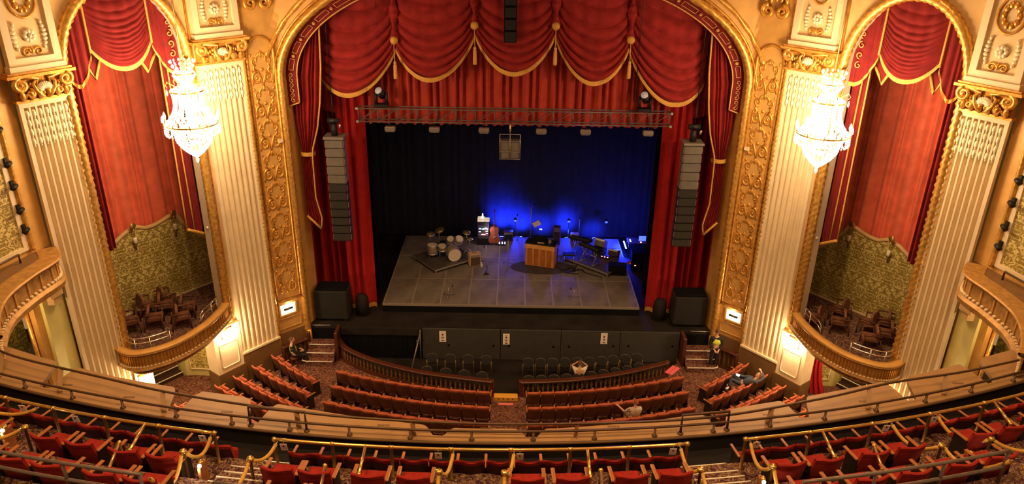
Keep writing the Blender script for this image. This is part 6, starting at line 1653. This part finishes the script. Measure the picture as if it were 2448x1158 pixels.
def person(label,J,shirt,trousers,hair,look,shoe=None,base=None,vest=None,sleeve='long'):
    """J: world joints; builds a continuous body with clothes as children"""
    V=Vector
    t=thing('person',label,'person',base)
    names=['pelvis','chest','neck','head','sl','el','wl','sr','er','wr','hl','kl','al','tl','hr','kr','ar','tr']
    vs=[V(J[n]) for n in names]; ix={n:i for i,n in enumerate(names)}
    rad=dict(pelvis=0.12,chest=0.13,neck=0.055,head=0.06,sl=0.065,el=0.042,wl=0.030,sr=0.065,er=0.042,wr=0.030,hl=0.085,kl=0.058,al=0.04,tl=0.035,hr=0.085,kr=0.058,ar=0.04,tr=0.035)
    R=[rad[n] for n in names]
    E=[('pelvis','chest'),('chest','neck'),('neck','head'),('chest','sl'),('sl','el'),('el','wl'),('chest','sr'),('sr','er'),('er','wr'),('pelvis','hl'),('hl','kl'),('kl','al'),('al','tl'),('pelvis','hr'),('hr','kr'),('kr','ar'),('ar','tr')]
    E=[(ix[a],ix[b]) for a,b in E]
    # hands: palm and five fingers
    for w,e in (('wl','el'),('wr','er')):
        d=(V(J[w])-V(J[e])).normalized(); s=d.cross(V((0,0,1))); s=s.normalized() if s.length>0.1 else V((1,0,0)); n=s.cross(d)
        pw=V(J[w])+d*0.055; ip=len(vs); vs.append(pw); R.append(0.03); E.append((ix[w],ip))
        for k in range(4):
            b=pw+d*0.035+s*(0.027*(k-1.5)); tip=b+d*(0.045+0.01*(1 if k in(1,2) else 0))-n*0.02
            i0=len(vs); vs+= [b,tip]; R+=[0.010,0.008]; E+=[(ip,i0),(i0,i0+1)]
        th=pw+s*0.045+d*0.005; i0=len(vs); vs+=[th,th+s*0.015+d*0.035]; R+=[0.010,0.008]; E+=[(ip,i0),(i0,i0+1)]
    skin_mesh('body',vs,E,R,SKIN,t,1,0)
    # head
    hd=V(J['head'])+(V(J['head'])-V(J['neck'])).normalized()*0.06
    lk=V(look).normalized()
    up=(V(J['head'])-V(J['neck'])).normalized(); sd=lk.cross(up).normalized(); fw=up.cross(sd).normalized()*1
    HM=Matrix(((sd.x,fw.x,up.x,hd.x),(sd.y,fw.y,up.y,hd.y),(sd.z,fw.z,up.z,hd.z),(0,0,0,1)))
    hm=MB(HM); hm.ball((0,0,0),(0.078,0.098,0.118),14,10); hm.ball((0,0.098,-0.015),(0.014,0.02,0.024),6,5); hm.ball((0,0.07,-0.085),(0.04,0.03,0.03),8,6)
    for s in (-1,1): hm.ball((s*0.08,0,0.0),(0.012,0.02,0.03),6,5)
    h=hm.build('head',SKIN,t,True,world=True)
    ey=MB(HM); 
    for s in (-1,1): ey.ball((s*0.03,0.088,0.012),(0.012,0.01,0.008),6,5)
    ey.build('eyes',BLACKMET,h,True); MB(HM).ball((0,0.093,-0.058),(0.024,0.006,0.006),6,4).build('mouth',mat('lips',(0.45,0.14,0.11),0.5),h,True)
    # hair
    hb=MB(HM); hb.grid(lambda a,b:(0.084*math.sin(b*PI*0.56)*math.cos(2*PI*a),-0.012+0.104*math.sin(b*PI*0.56)*math.sin(2*PI*a)-0.03*b,0.008+0.124*math.cos(b*PI*0.56)),16,6); hb.build('hair',hair,h,True)
    # clothes
    k=1.22
    def sub(ns,es,rr,nm,m,extra=None):
        vv=[V(J[n]) for n in ns]; ii={n:i for i,n in enumerate(ns)}
        return skin_mesh(nm,vv,[(ii[a],ii[b]) for a,b in es],rr,m,t,1,0)
    waist=V(J['pelvis']).lerp(V(J['chest']),0.12); J2=dict(J)
    if sleeve=='long': 
        J2['cl']=V(J['el']).lerp(V(J['wl']),0.88); J2['cr']=V(J['er']).lerp(V(J['wr']),0.88)
    else:
        J2['cl']=V(J['sl']).lerp(V(J['el']),0.8); J2['cr']=V(J['sr']).lerp(V(J['er']),0.8)
    J2['waist']=waist; J2['collar']=V(J['chest']).lerp(V(J['neck']),0.55)
    Jold=J; J=J2
    if sleeve=='long':
        sub(['chest','waist','collar','sl','el','cl','sr','er','cr'],[('chest','waist'),('chest','collar'),('chest','sl'),('sl','el'),('el','cl'),('chest','sr'),('sr','er'),('er','cr')],[0.165,0.15,0.075,0.085,0.058,0.046,0.085,0.058,0.046],'shirt',shirt)
    else:
        sub(['chest','waist','collar','sl','cl','sr','cr'],[('chest','waist'),('chest','collar'),('chest','sl'),('sl','cl'),('chest','sr'),('sr','cr')],[0.165,0.15,0.075,0.085,0.065,0.085,0.065],'shirt',shirt)
    sub(['pelvis','waist','hl','kl','al','hr','kr','ar'],[('pelvis','waist'),('pelvis','hl'),('hl','kl'),('kl','al'),('pelvis','hr'),('hr','kr'),('kr','ar')],[0.15,0.14,0.105,0.078,0.06,0.105,0.078,0.06],'trousers',trousers)
    sm=shoe or BLACKMET
    for s in ('l','r'):
        skin_mesh('shoe',[V(J['a'+s]),V(J['t'+s])],[(0,1)],[0.055,0.045],sm,t,1,0)
    if vest:
        skin_mesh('vest',[V(J['chest'])+V((0,0,0.02)),V(J['waist']),V(J['sl']).lerp(V(J['chest']),0.35),V(J['sr']).lerp(V(J['chest']),0.35)],[(0,1),(0,2),(0,3)],[0.198,0.19,0.11,0.11],vest,t,1,0)
    return t
def standing(x,y,z,face=1,armback=True,h=1.0):
    f=face
    return dict(pelvis=(x,y,z+0.95*h),chest=(x,y,z+1.28*h),neck=(x,y,z+1.48*h),head=(x,y+0.02*f,z+1.57*h),
      sl=(x-0.19,y,z+1.38*h),el=(x-0.26,y-0.05*f,z+1.10*h),wl=(x-0.10,y-0.20*f,z+0.93*h) if armback else (x-0.26,y+0.05*f,z+0.85*h),
      sr=(x+0.19,y,z+1.38*h),er=(x+0.26,y-0.05*f,z+1.10*h),wr=(x+0.08,y-0.21*f,z+0.90*h) if armback else (x+0.26,y+0.05*f,z+0.85*h),
      hl=(x-0.10,y,z+0.88*h),kl=(x-0.11,y+0.02*f,z+0.48*h),al=(x-0.11,y,z+0.08),tl=(x-0.12,y+0.16*f,z+0.04),
      hr=(x+0.10,y,z+0.88*h),kr=(x+0.11,y+0.02*f,z+0.48*h),ar=(x+0.11,y,z+0.08),tr=(x+0.12,y+0.16*f,z+0.04))
def seated(x,y,zs,zf,rz=0.0,arms='lap'):
    """seated on a seat of height zs, feet on zf, facing +y turned by rz"""
    c,s=math.cos(rz),math.sin(rz)
    def W(a,b,z): return (x+a*c-b*s,y+a*s+b*c,z)
    J=dict(pelvis=W(0,0,zs+0.13),chest=W(0,-0.06,zs+0.45),neck=W(0,-0.06,zs+0.65),head=W(0,-0.04,zs+0.74),
      sl=W(-0.19,-0.06,zs+0.55),sr=W(0.19,-0.06,zs+0.55),hl=W(-0.10,0.04,zs+0.11),hr=W(0.10,0.04,zs+0.11),
      kl=W(-0.13,0.46,zs+0.10),kr=W(0.13,0.46,zs+0.10),al=W(-0.13,0.46,zf+0.08),ar=W(0.13,0.46,zf+0.08),tl=W(-0.14,0.62,zf+0.04),tr=W(0.14,0.62,zf+0.04))
    if arms=='lap': J.update(el=W(-0.25,0.04,zs+0.30),wl=W(-0.10,0.26,zs+0.26),er=W(0.25,0.04,zs+0.30),wr=W(0.10,0.26,zs+0.26))
    if arms=='head': J.update(el=W(-0.30,0.06,zs+0.62),wl=W(-0.14,0.02,zs+0.78),er=W(0.30,0.06,zs+0.62),wr=W(0.14,0.02,zs+0.78))
    if arms=='reach': J.update(el=W(-0.34,0.12,zs+0.36),wl=W(-0.46,0.34,zs+0.44),er=W(0.25,0.04,zs+0.30),wr=W(0.02,0.24,zs+0.32))
    return J
DARKC=mat('black_uniform',(0.016,0.014,0.016),0.85); GREYSH=mat('pale_grey_shirt',(0.52,0.50,0.42),0.8); WHITESH=mat('white_top',(0.72,0.66,0.56),0.8); BLUEGR=mat('charcoal_sweater',(0.065,0.070,0.085),0.85)
HIVIS=mat('hi_vis_yellow',(0.62,0.68,0.06),0.6); BROWNH=mat('brown_hair',(0.10,0.045,0.02),0.7); REDH=mat('auburn_hair',(0.24,0.06,0.025),0.7); JEANS=mat('dark_jeans',(0.035,0.035,0.05),0.85); TANT=mat('tan_trousers',(0.34,0.22,0.15),0.85)
person('usher in black with a yellow high-visibility vest standing on the right stage steps',standing(8.30,25.68,-1.05,1),DARKC,DARKC,BROWNH,(0.1,1,0),None,(8.30,25.68,-1.05),HIVIS)
person('usher in black with a yellow high-visibility vest sitting beside the left stage steps',seated(-8.78,25.62,-0.87,-1.3,-1.2,'lap'),DARKC,DARKC,BROWNH,(1,0.3,0),None,(-8.78,25.62,-1.3),HIVIS)
t=thing('usher_stool','low dark stool under the usher beside the left steps','stool',(-8.80,25.6,-1.3))
MB().lathe([(0.0,0.36),(0.16,0.36),(0.17,0.40),(0.15,0.42),(0.0,0.42)],12).build('seat',WALNUT,t,True)
for i in range(4): MB().tube([(0.1*math.cos(PI/4+i*PI/2),0.1*math.sin(PI/4+i*PI/2),0.37),(0.15*math.cos(PI/4+i*PI/2),0.15*math.sin(PI/4+i*PI/2),0)],0.016,5).build('leg',WALNUT,t,True)
px=0.74+0.497*4
person('person in a white top seated in the pit with hands raised to the head',seated(px,rail_y(px)+0.40,-0.96,-1.48,0,'head'),WHITESH,JEANS,BROWNH,(0,1,0.05),None,(px,rail_y(px)+0.40,-1.48),None,'short')
person('person in a pale grey shirt leaning back in the third row, one arm stretched left',seated(4.45,21.62,zfloor(21.4)+0.46,zfloor(21.9),0.25,'reach'),GREYSH,TANT,REDH,(-0.4,1,-0.1),None,(4.45,21.62,-1.2),None,'short')
J=dict(pelvis=(8.98,24.02,-0.68),chest=(9.25,23.82,-0.48),neck=(9.42,23.78,-0.32),head=(9.48,23.80,-0.24),sl=(9.30,24.0,-0.42),el=(9.05,24.22,-0.52),wl=(8.85,24.12,-0.38),sr=(9.42,23.66,-0.40),er=(9.72,23.80,-0.28),wr=(9.62,23.92,-0.10),
  hl=(8.92,24.08,-0.70),kl=(8.62,24.22,-0.42),al=(8.50,23.98,-0.72),tl=(8.38,23.88,-0.76),hr=(8.90,23.95,-0.70),kr=(8.55,24.0,-0.50),ar=(8.42,23.78,-0.74),tr=(8.28,23.70,-0.78))
person('person in dark clothes lounging across right side seats with a glowing phone',J,BLUEGR,JEANS,BROWNH,(-0.8,0.3,-0.2),mat('white_shoe',(0.75,0.68,0.58),0.6),(8.98,24.02,-0.9))
t=thing('smartphone','glowing smartphone held by the lounging person','phone',(8.80,24.05,-0.42))
PM=Matrix.Translation((8.80,24.05,-0.36))@Matrix.Rotation(0.6,4,'Z')@Matrix.Rotation(-0.7,4,'Y')
MB(PM).cbox(-0.04,0.04,-0.075,0.075,-0.005,0.005,0.002).build('case',BLACKMET,t,world=True)
MB(PM).box(-0.036,0.036,-0.07,0.07,0.005,0.007).build('screen',mat('phone_screen',(.4,.6,1),.3,emit=(.55,.75,1),estr=9),t,world=True)
light('phone_glow','POINT',(8.84,24.0,-0.28),0.7,(0.5,0.7,1),0.03)

# dim stage wash from the lamps under the truss
for x in (-3.05,-1.15,1.05,2.75):
    light('truss_wash','SPOT',(x,27.68,8.05),60,(1.0,0.74,0.52),0.12,(x*0.9,30.8,0.4),75,0.9)
